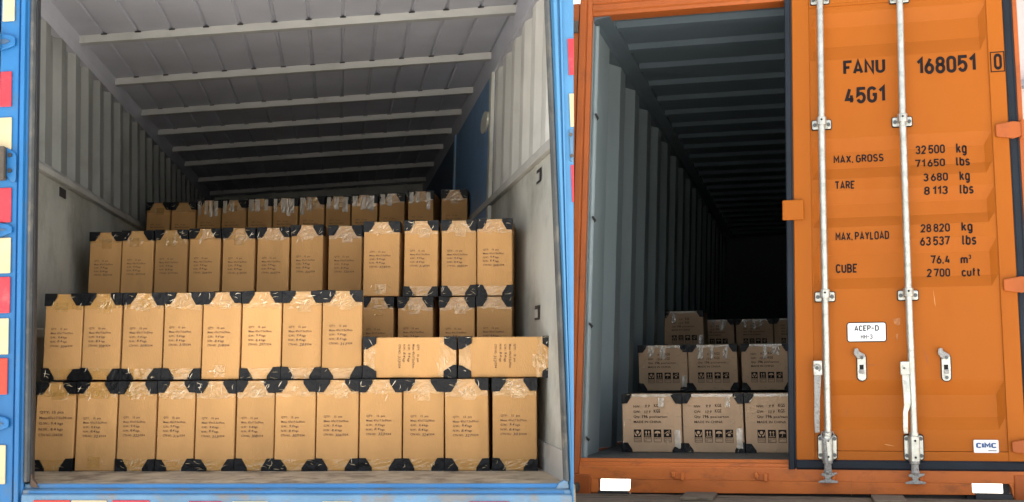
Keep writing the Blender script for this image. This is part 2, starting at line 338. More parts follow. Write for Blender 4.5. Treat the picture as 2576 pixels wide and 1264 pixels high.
# right wall (leans out a little towards the top)
def wallR(v0, v1, w0a, w0b, w1, th=.02, off=0):
    vs = []
    for v, w0 in ((v0, w0a), (v1, w0b)):
        for du in (off, off+th):
            vs += [(UR(v)+du, v, w0), (UR(v)+du, v, w1)]
    return T().add(vs, [(0, 1, 5, 4), (2, 6, 7, 3), (0, 4, 6, 2), (1, 3, 7, 5), (0, 2, 3, 1), (4, 5, 7, 6)])
wst = lambda v: .10+.16*v
SPL = 3.2
part(wallR(-.02, 1.55, wst(0), wst(1.55), LEN), 'wall_plate', 'tinlow')
b = wallR(1.551, 1.60, wst(1.55), wst(1.6), LEN, .055, -.035); part(b, 'wall_rail', 'tin', bevel=.006)
prf = corrug(.46, SPL, .42, .030, .30, .20)
def sheetR(v0, v1, prf, name, m):
    b = T(); nn = len(prf); vs = []
    for v in (v0, v1):
        for t in (0, .012):
            vs += [(UR(v)+d+t, v, w_) for w_, d in prf]
    fs = []
    for i in range(nn-1): fs += [(i, i+1, 2*nn+i+1, 2*nn+i), (nn+i+1, nn+i, 3*nn+i, 3*nn+i+1), (i, nn+i, nn+i+1, i+1), (2*nn+i, 2*nn+i+1, 3*nn+i+1, 3*nn+i)]
    b.add(vs, fs); return part(b, name, m)
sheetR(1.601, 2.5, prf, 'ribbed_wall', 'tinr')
b = wallR(2.501, 2.679, wst(2.5), wst(2.6), LEN, .05, -.02); part(b, 'top_rail', 'troof')
part(wallR(-.02, 2.66, 1.0, 1.3, LEN, .01, .085), 'outer_skin', 'blue')
b = T(); b.box(UL-.075, UL-.062, -.02, 2.66, .1, LEN); part(b, 'outer_skin', 'blue')
# closing strip between post and wall
b = T(); b.add([(2.425, -.02, .03), (2.425, 2.6, .03), (UR(0)+.004, -.02, wst(0)+.01), (UR(2.6)+.004, 2.6, wst(2.6)+.06),
                (2.435, -.02, .02), (2.435, 2.6, .02), (UR(0)+.018, -.02, wst(0)+.01), (UR(2.6)+.018, 2.6, wst(2.6)+.06)],
               [(0, 1, 3, 2), (4, 6, 7, 5), (0, 4, 5, 1), (2, 3, 7, 6)]); part(b, 'corner_jamb', 'tin')
# blue side door in the right wall and the darker sheet beyond it
def slabR(v0, v1, w0, w1, name, m, off=-.015, th=.012, parent=TR):
    b = T(); b.add([(UR(v)+off+t, v, w_) for v in (v0, v1) for t in (0, th) for w_ in (w0, w1)],
                   [(0, 1, 5, 4), (2, 6, 7, 3), (0, 4, 6, 2), (1, 3, 7, 5), (0, 2, 3, 1), (4, 5, 7, 6)])
    return part(b, name, m, parent)
d1 = slabR(.02, 2.49, SPL+.02, 5.75, 'side_door', 'blued', -.028)
d1['label'] = 'dark blue side door panel with a pale oval vent'
d2 = slabR(.02, 2.49, 5.85, LEN-.02, 'side_door', 'navy', -.028)
slabR(.0, 2.5, 5.75, 5.85, 'door_post', 'bluep', -.045, .03)
slabR(.0, 2.5, SPL-.10, SPL+.02, 'door_post', 'tinlow', -.030, .025)
b = T(); c0 = (2.19, 3.39)
n = 20; ring = [(c0[0]+.075*math.sin(2*math.pi*k/n), c0[1]+.20*math.cos(2*math.pi*k/n)) for k in range(n)]
b.add([(UR(v)-.030, v, w_) for v, w_ in ring]+[(UR(v)-.045, v, w_) for v, w_ in ring], [tuple(range(n, 2*n))]+[(k, (k+1) % n, n+(k+1) % n, n+k) for k in range(n)])
part(b, 'vent', 'cream2', d1)
# kick plate at the foot of the right wall and small pull slots
b = T(); b.add([(UR(v)+o_, v, w_) for v in (0, .13) for o_ in (-.012, -.001) for w_ in (.12, 1.35)],
               [(0, 1, 5, 4), (2, 6, 7, 3), (0, 4, 6, 2), (1, 3, 7, 5), (0, 2, 3, 1), (4, 5, 7, 6)]); part(b, 'kick_plate', 'tin')
for v0, w0 in ((1.44, .96), (.72, .92)):
    b = T(); b.add([(UR(v)-.004, v, w_) for v in (v0, v0+.075) for w_ in (w0, w0+.16)], [(0, 1, 3, 2)]); 
    b.cur = 1; b.add([(UR(v)-.006, v, w_) for v in (v0+.012, v0+.055) for w_ in (w0+.05, w0+.15)], [(0, 1, 3, 2)])
    b.build('pull_slot', [M['steel'], M['tin']], TR)
b = T(); b.box(UL+.001, UL+.006, 1.55, 1.605, 1.56, 1.72); part(b, 'pull_slot', 'steel')
b = T(); b.box(UL+.001, UL+.03, .68, .735, .55, 1.14); part(b, 'lash_bar', 'cream2', bevel=.008)
b = T(); b.box(UL+.001, UL+.012, 0, .30, .5, 8); part(b, 'kick_plate', 'tin')
# roof with shallow seams, cross beams
pts = []; u = UL-.02
while u < 2.63:
    pts += [(u, VR), (min(u+.193, 2.64), VR), (u+.199, VR+.013), (u+.212, VR+.013)]; u += .219
pts = [p for p in pts if p[0] <= 2.66]+[(2.66, VR)]
b = T(); b.strip(pts, .05, LEN, 2, .012, (0, 1)); part(b, 'roof', 'troof')
for w_ in (.72, 1.98, 3.24, 4.46, 5.42, 6.40, 7.38, 8.66, 9.97):
    b = T(); b.prism([(VR-.048, w_+.014), (VR-.048, w_+.085), (VR-.001, w_+.110), (VR-.001, w_)], UL+.02, 2.585, 0)
    b.cur = 1; uu = UL-.02+.199
    while uu < 2.5:
        b.box(uu-.012, uu+.026, VR-.008, VR-.0015, w_-.014, w_-.001); uu += .219
    b.build('roof_beam', [M['tbeam'], M['steel']], TR)
b = T(); b.box(-.33, 2.72, -.05, VR+.08, LEN+.001, LEN+.04); part(b, 'front_wall', 'tinlow')
# rear frame: left post
post = [(-.155, .12), (-.155, -.03), (-.068, -.03), (-.064, -.020), (-.058, -.020), (-.055, -.046), (-.036, -.048), (-.031, -.022), (-.019, -.018), (-.019, .12)]
b = T(); b.prism(post, -.30, 2.75, 1); part(b, 'rear_post', 'blue', bevel=.0035)
b = T(); b.prism([(-.0185, .02), (-.0185, -.024), (-.012, -.032), (-.002, -.03), (.006, -.012), (.006, .02)], .02, 2.46, 1); sl = part(b, 'door_seal', 'rubg', bevel=.003)
b = T(); b.box(.0062, .014, .0, 2.46, -.004, .05); part(b, 'seal_strip', 'steel')
b = T(); b.box(-.24, .003, .0, 2.6, .055, .075); part(b, 'corner_jamb', 'tin')
# right post (tapers towards the foot)
def RP(p):
    u, v, w_ = p
    if u > 2.44: u = 2.44+(u-2.44)*((2.446+.0425*v-2.44)/(.088))
    return TF((u, v, w_))
post = [(2.431, .05), (2.431, -.016), (2.437, -.02), (2.439, -.046), (2.452, -.050), (2.458, -.03), (2.463, -.03), (2.466, -.044), (2.474, -.044), (2.478, -.028), (2.528, -.028), (2.528, .05)]
b = MB(TF)
def taper(u, v): 
    e = 2.4445+.0425*v
    return 2.431+(u-2.431)*(e-2.431)/(2.528-2.431)
for v0, v1 in ((-.30, 1.2), (1.2, 2.75)):
    nn = len(post); vs = [(taper(u, v0), v0, w_) for u, w_ in post]+[(taper(u, v1), v1, w_) for u, w_ in post]
    b.add(vs, [tuple(range(nn))[::-1], tuple(range(nn, 2*nn))]+[(i, (i+1) % nn, nn+(i+1) % nn, nn+i) for i in range(nn)])
part(b, 'rear_post', 'blue_flare')
def tp(v, u0, u1): return (u0, u1)
b = T(); b.prism([(2.407, .02), (2.407, -.010), (2.414, -.028), (2.424, -.030), (2.4305, -.018), (2.4305, .02)], .02, 2.46, 1); part(b, 'door_seal', 'rubg', bevel=.003)
# header and its rounded corner
b = T(); b.box(-.019, 2.431, 2.385, 2.75, -.03, .12); part(b, 'header', 'blue', bevel=.004)
b = T(); r = .13; arc = [(.006+r-r*math.cos(a), 2.30-.0+r*math.sin(a)-.02) for a in [R_(90)*k/8 for k in range(9)]]
b.prism([(.0062, 2.40)]+arc[::1]+[(.14, 2.40)], -.012, .04, 2); part(b, 'corner_gusset', 'rubg')
# sill: stepped, with bumper face
prof = [(.10, -.09), (.10, -.002), (.028, -.001), (.022, .009), (.004, .009), (.0, .004), (.0, -.010), (-.028, -.016), (-.032, -.030), (-.046, -.033), (-.050, -.038), (-.050, -.30), (.10, -.30)]
b = T(); nn = len(prof)
vs = [(u, v, w_) for u in (-.019, 2.431) for w_, v in prof]
b.add(vs, [tuple(range(nn)), tuple(range(nn, 2*nn))]+[(i, (i+1) % nn, nn+(i+1) % nn, nn+i) for i in range(nn)])
part(b, 'sill', 'bluep', bevel=.003)
for v0, v1, w_ in ((-.0085, .0065, -.0025), (-.029, -.018, -.0335)):
    b = T(); b.box(.01, 2.40, v0, v1, w_-.002, w_+.001+.004); part(b, 'sill_trim', 'blue')
b = T(); b.prism([(.012, -.006), (.05, -.006), (.035, .012), (.02, .03), (.012, .055)], -.012, .02, 2); part(b, 'seal_end', 'rust')
b = T(); b.prism([(2.425, -.01), (2.37, -.012), (2.385, .012), (2.405, .02), (2.42, .06)], -.012, .02, 2); part(b, 'seal_end', 'bluep')
# reflectors: left post
def refl(u0, u1, v0, v1, m, w_=-.031, th=.010, name='reflector'):
    b = T(); b.box(u0, u1, v0, v1, w_-th, w_); return part(b, name, m, bevel=.004)
for u0, u1, v0, v1, m in ((-.147, -.089, 2.20, 2.33, 'cream'), (-.152, -.098, 1.775, 1.949, 'red'), (-.152, -.094, 1.565, 1.722, 'cream'),
                          (-.152, -.090, 1.214, 1.380, 'red'), (-.152, -.089, .974, 1.142, 'cream'), (-.152, -.089, .788, .957, 'red'),
                          (-.152, -.0925, .597, .764, 'cream'), (-.152, -.0945, .414, .580, 'redl'), (-.152, -.0965, .012, .187, 'cream')):
    refl(u0, u1, v0, v1, m)
for u0, u1, v0, v1, m in ((2.5, 2.5, 1.790, 1.956, 'red'), (2.5, 2.5, 1.553, 1.703, 'cream'), (2.5, 2.5, 1.215, 1.380, 'red')):
    b = T(); e = lambda v: 2.4443+.0425*v
    uu = {1.790: 2.500, 1.553: 2.497, 1.215: 2.491}[v0]
    b.add([(u, v, w_) for w_ in (-.0285, -.038) for v in (v0, v1) for u in (uu-.001, e(v))], [(4, 5, 7, 6), (0, 1, 5, 4), (2, 6, 7, 3), (0, 4, 6, 2), (1, 3, 7, 5)])
    part(b, 'reflector', m)
for u0, u1, m in ((.036, .203, 'redl'), (.208, .368, 'cream'), (.392, .560, 'red'), (.735, .885, 'red'), (.93, 1.09, 'cream'), (1.33, 1.46, 'cream'), (1.979, 2.158, 'red')):
    refl(u0, u1, -.20, -.056 if u0 < .7 else -.060, m, -.0505, .007)
# hinges on the posts
def hinge_block(v0, v1, rusty=False, side=0):
    b = T()
    if side == 0:
        b.prism([(-.30, v0), (-.14, v0), (-.10, v0+.012), (-.082, v0+.02), (-.082, v1-.02), (-.10, v1-.008), (-.14, v1), (-.30, v1)], -.052, -.0302, 2)
        h = part(b, 'hinge', 'blue' if not rusty else 'rust', bevel=.005)
        b = T(); b.prism([(-.30, v0+.025), (-.125, v0+.028), (-.105, (v0+v1)/2), (-.125, v1-.028), (-.30, v1-.025)], -.056, -.0525, 2); part(b, 'hinge_slot', 'navy', h)
        b = T(); b.tube([(-.165, v0-.006, -.062), (-.165, v1+.006, -.062)], .016, 10); part(b, 'hinge_pin', 'bluep', h, smooth=True)
        return h
hinge_block(2.055, 2.135); hinge_block(1.145, 1.212); hinge_block(.248, .320)
b = T(); b.box(-.30, -.115, 1.415, 1.575, -.085, -.0305); h = part(b, 'hinge', 'rust', bevel=.006); h['label'] = 'large rusty hinge bracket bolted to the left post'
b = T(); b.prism([(-.114, 1.435), (-.085, 1.405), (-.072, 1.405), (-.068, 1.42), (-.068, 1.53), (-.075, 1.545), (-.114, 1.575)], -.048, -.0305, 2); part(b, 'hinge_plate', 'blue', h, bevel=.003)
for v_ in (1.46, 1.535):
    b = T(); b.tube([(-.097, v_, -.058), (-.097, v_, -.0485)], .011, 6); part(b, 'bolt', 'steel', h)
b = T(); b.box(2.488, 2.502, 1.395, 1.540, -.045, -.0285); h = part(b, 'hinge', 'bluep', bevel=.004)
for v_ in (1.42, 1.515):
    b = T(); b.tube([(2.492, v_, -.055), (2.492, v_, -.0455)], .008, 8); part(b, 'bolt', 'rust', h)
# the left rear door, swung back round the side
b = T(); b.box(-.40, -.175, -.25, 2.7, .0, .045); part(b, 'rear_door', 'navy')
# running gear below the body
b = T(); b.box(.55, .65, -.32, -.085, .1, LEN-.5); b.box(1.75, 1.85, -.32, -.085, .1, LEN-.5); part(b, 'chassis', 'steel')
for u_ in (.0, 2.1):
    for w_ in (1.6, 2.8, 9.0):
        b = MB(TF); b.tube([(u_, -.70, w_), (u_+.28, -.70, w_)], .47, 28); h = part(b, 'wheel', 'tyre', smooth=True)
        b = MB(TF); b.tube([(u_-.005, -.70, w_), (u_+.285, -.70, w_)], .25, 20); part(b, 'rim', 'galv', h)

# =================================================================== ORANGE CONTAINER
kb = KF((KF.W/2, -.19, 0)); KR = root('shipping_container', 'orange steel shipping container with one door open and white lettered weights on the other', 'container', (kb.x, kb.y, kb.z))
KR['label'] = 'orange steel shipping container, left door open, right door shut with black stencilled weights'
def K(): return MB(KF)
def kp(mb, name, m, parent=KR, **k): return mb.build(name, M[m] if isinstance(m, str) else m, parent, **k)
KL = 12.0; KW, KH = KF.W, KF.H
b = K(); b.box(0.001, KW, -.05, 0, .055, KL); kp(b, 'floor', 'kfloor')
# left and right walls with trapezoid ribs
b = K(); prf = [(w_, d) for w_, d in corrug(.42, KL, .69, .072, .32, .18)]
b.strip([(-d-.0, w_) for w_, d in [(.04, 0.0)]+prf], .0, KH-.03, 1, .006, (-1, 0)); kp(b, 'side_wall', 'kin')
b = K(); b.strip([(KW+d, w_) for w_, d in [(.04, 0.0)]+prf], .0, KH-.03, 1, .006, (1, 0)); kp(b, 'side_wall', 'kin')
for s_ in (0, 1):
    f = (lambda u: u) if s_ == 0 else (lambda u: KW-u)
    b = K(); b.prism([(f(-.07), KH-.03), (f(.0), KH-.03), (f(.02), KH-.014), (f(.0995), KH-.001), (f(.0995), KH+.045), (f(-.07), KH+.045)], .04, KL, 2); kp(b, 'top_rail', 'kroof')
    b = K(); b.box(*sorted((f(-.075), f(-.0075))), -.09, -.0005, .05, 2.2); b.box(*sorted((f(-.075), f(-.0075))), -.18, -.0005, 2.2, KL); kp(b, 'bottom_rail', 'orgd')
# roof
b = K(); pr = []; w_ = .15
while w_ < KL-.5:
    pr += [(w_, KH+.0), (w_+.10, KH+.0), (w_+.155, KH+.04), (w_+.40, KH+.04), (w_+.455, KH+.0)] if False else [(w_, KH+.03), (w_+.11, KH+.03), (w_+.15, KH+.002), (w_+.235, KH+.002), (w_+.275, KH+.03), (w_+.46, KH+.03)]
    w_ += .505
pr = [(v, w_) for w_, v in pr]
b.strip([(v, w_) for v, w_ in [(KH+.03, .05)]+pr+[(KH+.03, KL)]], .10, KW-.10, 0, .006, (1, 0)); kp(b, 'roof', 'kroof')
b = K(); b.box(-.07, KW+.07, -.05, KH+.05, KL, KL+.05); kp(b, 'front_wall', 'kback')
# flange strip, tube and lashing rings inside the left jamb
b = K(); b.tube([(.012, .0, .10), (.012, KH-.04, .10)], .016, 10); kp(b, 'inner_bar', 'kin', smooth=True)
for v_ in (1.944, 1.341, .733, .101):
    b = K(); b.tube([(.028, v_+.012, .05), (.034, v_, .07), (.034, v_-.002, .10), (.02, v_-.012, .12)], .0065, 7); kp(b, 'lashing_ring', 'steel', smooth=True)
# rear frame
b = K()
b.prism([(-.078, .14), (-.078, .004), (-.074, 0), (-.040, 0), (-.036, .008), (-.030, .008), (-.028, 0), (0, .004), (0, .055), (-.02, .14)], -.0815, 2.66, 1)
kp(b, 'corner_post', 'orgd', bevel=.004)
b = K(); b.prism([(2.2905, .045), (2.2905, .012), (2.332, .008), (2.334, 0), (2.356, 0), (2.358, .004), (2.358, .10), (2.333, .10), (2.333, .05)], -.062, 2.66, 1); kp(b, 'corner_post', 'orgd', bevel=.003)
b = K(); b.prism([(KH+.002, .14), (KH+.002, .02), (KH+.02, .012), (KH+.03, 0), (KH+.062, 0), (KH+.068, .008), (KH+.074, 0), (KH+.14, 0), (KH+.14, .14)], .0, KW-.001, 0)
kp(b, 'header', 'orgd', bevel=.003)
b = K(); b.box(-.17, -.0825, -.1, 2.62, .012, 1.1); kp(b, 'door', 'orgd'); 
b = K(); b.box(-.125, -.083, 2.44, 2.51, -.012, .011); kp(b, 'hinge', 'rust')
sp = [(.15, -.06), (.15, -.004), (.056, 0), (.048, 0), (.044, -.004), (.034, -.016), (.018, -.019), (.016, -.034), (.004, -.038), (0, -.044), (0, -.108), (.15, -.108)]
b = K(); b.prism([(v, w_) for w_, v in sp], .0005, 2.331, 0); sill = kp(b, 'sill', 'orgs', bevel=.002)
b = K(); b.prism([(.270, -.18), (.284, -.160), (.284, -.1082), (2.020, -.1082), (2.020, -.150), (2.036, -.165)], 0.0005, .09, 2)
b.box(.0705, .107, -.18, -.1082, .0005, .10); b.prism([(2.2165, -.18), (2.2165, -.1082), (2.194, -.1082), (2.204, -.130), (2.210, -.165)], .0005, .10, 2)
kp(b, 'sill_beam', 'orgs', bevel=.002)
for bx in ((.1075, .2695, -.1845, -.1745, .002, .05), (2.037, 2.209, -.184, -.1605, .004, .05), (2.172, 2.2, -.160, -.1085, .035, .06)):
    b = K(); b.box(*bx); kp(b, 'pocket_lip', 'steel')
b = K(); b.box(.0705, .106, -.19, -.18, .02, .09)
kp(b, 'sill_beam', 'orgs', bevel=.002)
b = K(); b.box(.272, 2.018, -.24, -.115, .095, .12); b.box(2.0, 2.06, -.24, -.166, .05, .09); b.box(.105, .272, -.24, -.178, .05, .09); b.box(2.031, 2.20, -.24, -.162, .05, .09); b.box(.30, 1.99, -.30, -.20, .12, .2); kp(b, 'light_block', 'steel')  # added blocks behind the sill, keeping daylight out of the gap below it
b = K(); b.box(1.4315, 1.4335, -.178, -.05, -.0008, .003); kp(b, 'weld_seam', 'stain')
# corner castings with oval eyes
for u0, u1, v0, v1 in ((-.082, .070, -.198, -.082), (2.217, 2.360, -.194, -.062)):
    b = K(); b.box(u0, u1, v0, v1, -.006, .16); h = kp(b, 'corner_casting', 'orgd', bevel=.010, seg=3)
    um = (u0+u1)/2; b = K(); n = 16
    vm = (v0+v1)/2; b.prism([(um+.018*math.cos(2*math.pi*k/n), vm-.015+.03*math.sin(2*math.pi*k/n)) for k in range(n)], -.0075, -.0065, 2); kp(b, 'eye_hole', 'rust', h)
# cam keepers on the open half of the sill
for u0 in (.507, .942, 1.285, 1.715):
    b = K(); b.box(u0+.004, u0+.070, -.104, -.066, -.006, -.0005); b.prism([(u0, -.064), (u0+.016, -.060), (u0+.024, -.078), (u0+.018, -.095), (u0+.004, -.088)], -.034, -.004, 2)
    b.box(u0+.050, u0+.067, -.108, -.068, -.032, -.004); kp(b, 'cam_keeper', 'orgs', bevel=.003)

# ---- right door
REC = [(2.437, 2.362, 2.25, 2.17), (1.726, 1.653, 1.56, 1.50), (1.4345, 1.36, 1.29, 1.235), (1.16, 1.085, .96, .90), (.417, .338, .225, .16)]
PU0, PU1 = 1.2535, 2.199
def rec(v):
    for a, b_, c, d in REC:
        if d <= v <= a:
            if v > b_: return (a-v)/(a-b_)
            if v < c: return (v-d)/(c-d)
            return 1.0
    return 0.0
def edge(u): return max(0, min(1, (u-PU0-.006)/.03, (PU1-.004-u)/.035))
def dsurf(u, v):
    if u <= PU0 or u >= PU1 or v < .03: return 0.0
    return .007+.028*rec(v)*edge(u)
vsn = sorted(set([.052, 2.49]+[x for r4 in REC for x in r4]+[.6, .8]+[r4[0]-(r4[0]-r4[1])*.12 for r4 in REC]+[r4[1]+.004 for r4 in REC]))
usn = [PU0, PU0+.006, PU0+.036, 1.5, 1.75, 2.0, PU1-.039, PU1-.004, PU1]
DOOR = K()
DOOR.add([(u, v, dsurf(u, v) if PU0 < u < PU1 else .007) for v in vsn for u in usn],
         [(j*len(usn)+i, j*len(usn)+i+1, (j+1)*len(usn)+i+1, (j+1)*len(usn)+i) for j in range(len(vsn)-1) for i in range(len(usn)-1)])
dpanel = kp(DOOR, 'door', 'org', smooth=False); dpanel['label'] = 'shut orange right door with pressed recesses and black lettering'
b = K(); b.prism([(1.158, 0), (1.163, -.003), (PU0-.002, -.003), (PU0, 0), (PU0, .035), (1.158, .035)], .004, 2.60, 1)
b.prism([(PU1, 0), (PU1+.002, -.003), (2.278, -.003), (2.283, 0), (2.283, .035), (PU1, .035)], .004, 2.60, 1)
b.box(PU0+.0005, PU1-.0005, 2.492, 2.60, -.003, .035); b.box(PU0+.0005, PU1-.0005, .004, .050, -.003, .035)
kp(b, 'door_frame', 'org', dpanel, bevel=.0025)
b = K(); b.box(PU0+.001, PU1-.001, 2.478, 2.4915, .0, .006); kp(b, 'door_lip', 'org', dpanel)
b = K()     # rubber seal: left, bottom and right legs with a lip
b.prism([(1.118, .03), (1.118, -.004), (1.123, -.012), (1.146, -.012), (1.150, .0), (1.1575, .002), (1.1575, .03)], -.046, 2.60, 1)
b.prism([(.0035, .02), (.0035, -.001), (-.006, -.010), (-.036, -.012), (-.046, -.004), (-.046, .02)], 1.1585, 2.2165, 0) if False else None
vs = [(.0035, .012), (.0035, -.001), (-.006, -.010), (-.036, -.012), (-.046, -.004), (-.046, -.0015), (-.036, .0)]
b.prism([(v, -.001+min(w_, .0)) if True else 0 for v, w_ in vs], 1.1585, 2.32, 0)
b.prism([(2.2835, .02), (2.2835, .0), (2.292, -.006), (2.300, .0), (2.318, .0), (2.326, -.006), (2.3315, .0), (2.3315, .02)], .004, 2.60, 1)
kp(b, 'door_seal', 'seal', dpanel, bevel=.002)
b = K(); b.box(1.098, 1.2115, 1.281, 1.392, -.026, -.0125); h = kp(b, 'retainer_tab', 'org', dpanel, bevel=.006, seg=3)
# lettering laid on the pressed panel
vbreak = [x for r4 in REC for x in r4]
def door_text(items, name, m, bold=.02, off=.0022):
    for txt, u0, v0, u1, v1 in items:
        mb = MB(); put_text(mb, txt, 0, 0, box=(u0, v0, u1, v1), stroke=bold)
        me = bpy.data.meshes.new(name); me.from_pydata(mb.v, [], mb.q)
        bm = bmesh.new(); bm.from_mesh(me)
        for vb in vbreak:
            if v0 < vb < v1: bmesh.ops.bisect_plane(bm, geom=bm.verts[:]+bm.edges[:]+bm.faces[:], plane_co=(0, 0, vb), plane_no=(0, 0, 1))
        org = wloc(KR)
        for v in bm.verts:
            u_, v_ = v.co.x, v.co.z; v.co = KF((u_, v_, (dsurf(u_, v_) if u_ < PU1 else -.003)-off))-org
        bm.to_mesh(me); bm.free(); me.materials.append(M[m])
        o = bpy.data.objects.new(name, me); COL.objects.link(o); o.parent = dpanel
TX = [('FANU', 1.437, 2.070, 1.662, 2.171), ('168051', 1.828, 2.054, 2.134, 2.158), ('0', 2.225, 2.052, 2.266, 2.141), ('45G1', 1.440, 1.914, 1.657, 2.016)]
TX2 = [('MAX. GROSS', 1.376, 1.591, 1.641, 1.639), ('32 500', 1.808, 1.620, 1.960, 1.667), ('kg', 2.017, 1.600, 2.071, 1.667),
       ('71 650', 1.805, 1.548, 1.958, 1.595), ('lbs', 2.014, 1.545, 2.084, 1.593), ('TARE', 1.381, 1.443, 1.484, 1.493),
       ('3 680', 1.841, 1.465, 1.967, 1.510), ('kg', 2.025, 1.447, 2.077, 1.512), ('8 113', 1.843, 1.394, 1.964, 1.441), ('lbs', 2.024, 1.391, 2.094, 1.439),
       ('MAX. PAYLOAD', 1.378, 1.162, 1.656, 1.212), ('28 820', 1.814, 1.191, 1.966, 1.236), ('kg', 2.023, 1.177, 2.079, 1.238),
       ('63 537', 1.813, 1.121, 1.965, 1.168), ('lbs', 2.025, 1.118, 2.096, 1.168), ('CUBE', 1.377, .989, 1.488, 1.038),
       ('76.4', 1.866, 1.024, 1.960, 1.070), ('m', 2.015, 1.024, 2.052, 1.056), ('3', 2.055, 1.045, 2.069, 1.068), ('2 700', 1.840, .955, 1.961, .999), ('cuft', 2.018, .953, 2.108, .999)]
door_text(TX, 'lettering', 'black', 1.38); door_text(TX2, 'lettering', 'black', 1.30)
b = K()
for x0, x1, y0, y1 in ((2.207, 2.280, 2.040, 2.045), (2.207, 2.280, 2.147, 2.152), (2.207, 2.212, 2.045, 2.147), (2.275, 2.280, 2.045, 2.147)): b.box(x0, x1, y0, y1, -.0052, -.0034)
kp(b, 'lettering', 'black', dpanel)
def rrect(x0, x1, y0, y1, r, n=4):
    P = []
    for cx, cy, a0 in ((x1-r, y1-r, 0), (x0+r, y1-r, 90), (x0+r, y0+r, 180), (x1-r, y0+r, 270)):
        P += [(cx+r*math.cos(R_(a0+90*k/n)), cy+r*math.sin(R_(a0+90*k/n))) for k in range(n+1)]
    return P
def plate(x0, x1, y0, y1, w0, w1, r, name, m, parent, border=None):
    b = K(); b.prism(rrect(x0, x1, y0, y1, r), w0, w1, 2); h = kp(b, name, m, parent)
    if border:
        b = K(); b.prism(rrect(x0-border, x1+border, y0-border, y1+border, r+border), w0+.0012, w1+.0008, 2); kp(b, 'border', 'black', h)
    return h
h = plate(1.431, 1.624, .6215, .7175, .0035, .006, .010, 'label_plate', 'white', dpanel, .005)
b = K(); put_text(b, 'ACEP-D', 0, 0, box=(1.465, .675, 1.590, .708), stroke=1.25); put_text(b, 'HH-3', 0, 0, box=(1.497, .633, 1.557, .657), stroke=1.1)
b.v = [(x, z, .0028) for x, y, z in b.v]; kp(b, 'lettering', 'black', h)
h = plate(2.035, 2.154, .046, .111, -.0046, -.0032, .006, 'sticker', 'white', dpanel)
b = K(); put_text(b, 'CIMC', 0, 0, box=(2.046, .070, 2.144, .100), stroke=1.75); b.v = [(x, z, -.0053) for x, y, z in b.v]; kp(b, 'lettering', 'logo', h)
b = K(); b.box(2.104, 2.143, .055, .060, -.0053, -.0047); kp(b, 'lettering', 'grey', h)
for pts in ([(1.665, .735), (1.700, .742), (1.698, .708), (1.688, .700), (1.668, .712)], [(1.675, .655), (1.686, .66), (1.684, .628), (1.677, .63)]):
    b = K(); b.add([(x, y, .0058) for x, y in pts], [tuple(range(len(pts)))]); kp(b, 'scuff_mark', 'stain', dpanel)
M['scuff'] = mat('faint rub mark', (.27, .072, .010), .6, 0, .2, 30); M['chip'] = mat('pale chip', (.52, .22, .06), .6)
rs = random.Random(5)
for k in range(16):
    u0 = rs.uniform(1.37, 2.12); v0 = rs.choice([.22, .29, .5, .8, .86, 1.2, 1.32, 1.80, 1.86, 2.3, .12, .09])+rs.uniform(-.01, .01); l = rs.uniform(.02, .10); a = rs.gauss(0, .5) if k % 2 else rs.gauss(1.5, .2); wd = rs.uniform(.0012, .004)
    P_ = [(0, -wd*.3), (l*.4, -wd), (l, 0), (l*.6, wd*.6), (l*.2, wd)]
    pts = [(u0+x*math.cos(a)-y*math.sin(a), v0+x*math.sin(a)+y*math.cos(a)) for x, y in P_]
    ww = [dsurf(x, y)-.0011 for x, y in pts]
    if max(ww)-min(ww) > .0005: continue
    b = K(); b.add([(x, y, w_) for (x, y), w_ in zip(pts, ww)], [tuple(range(5))]); kp(b, 'scuff_mark', 'scuff' if k % 3 else 'chip', dpanel)
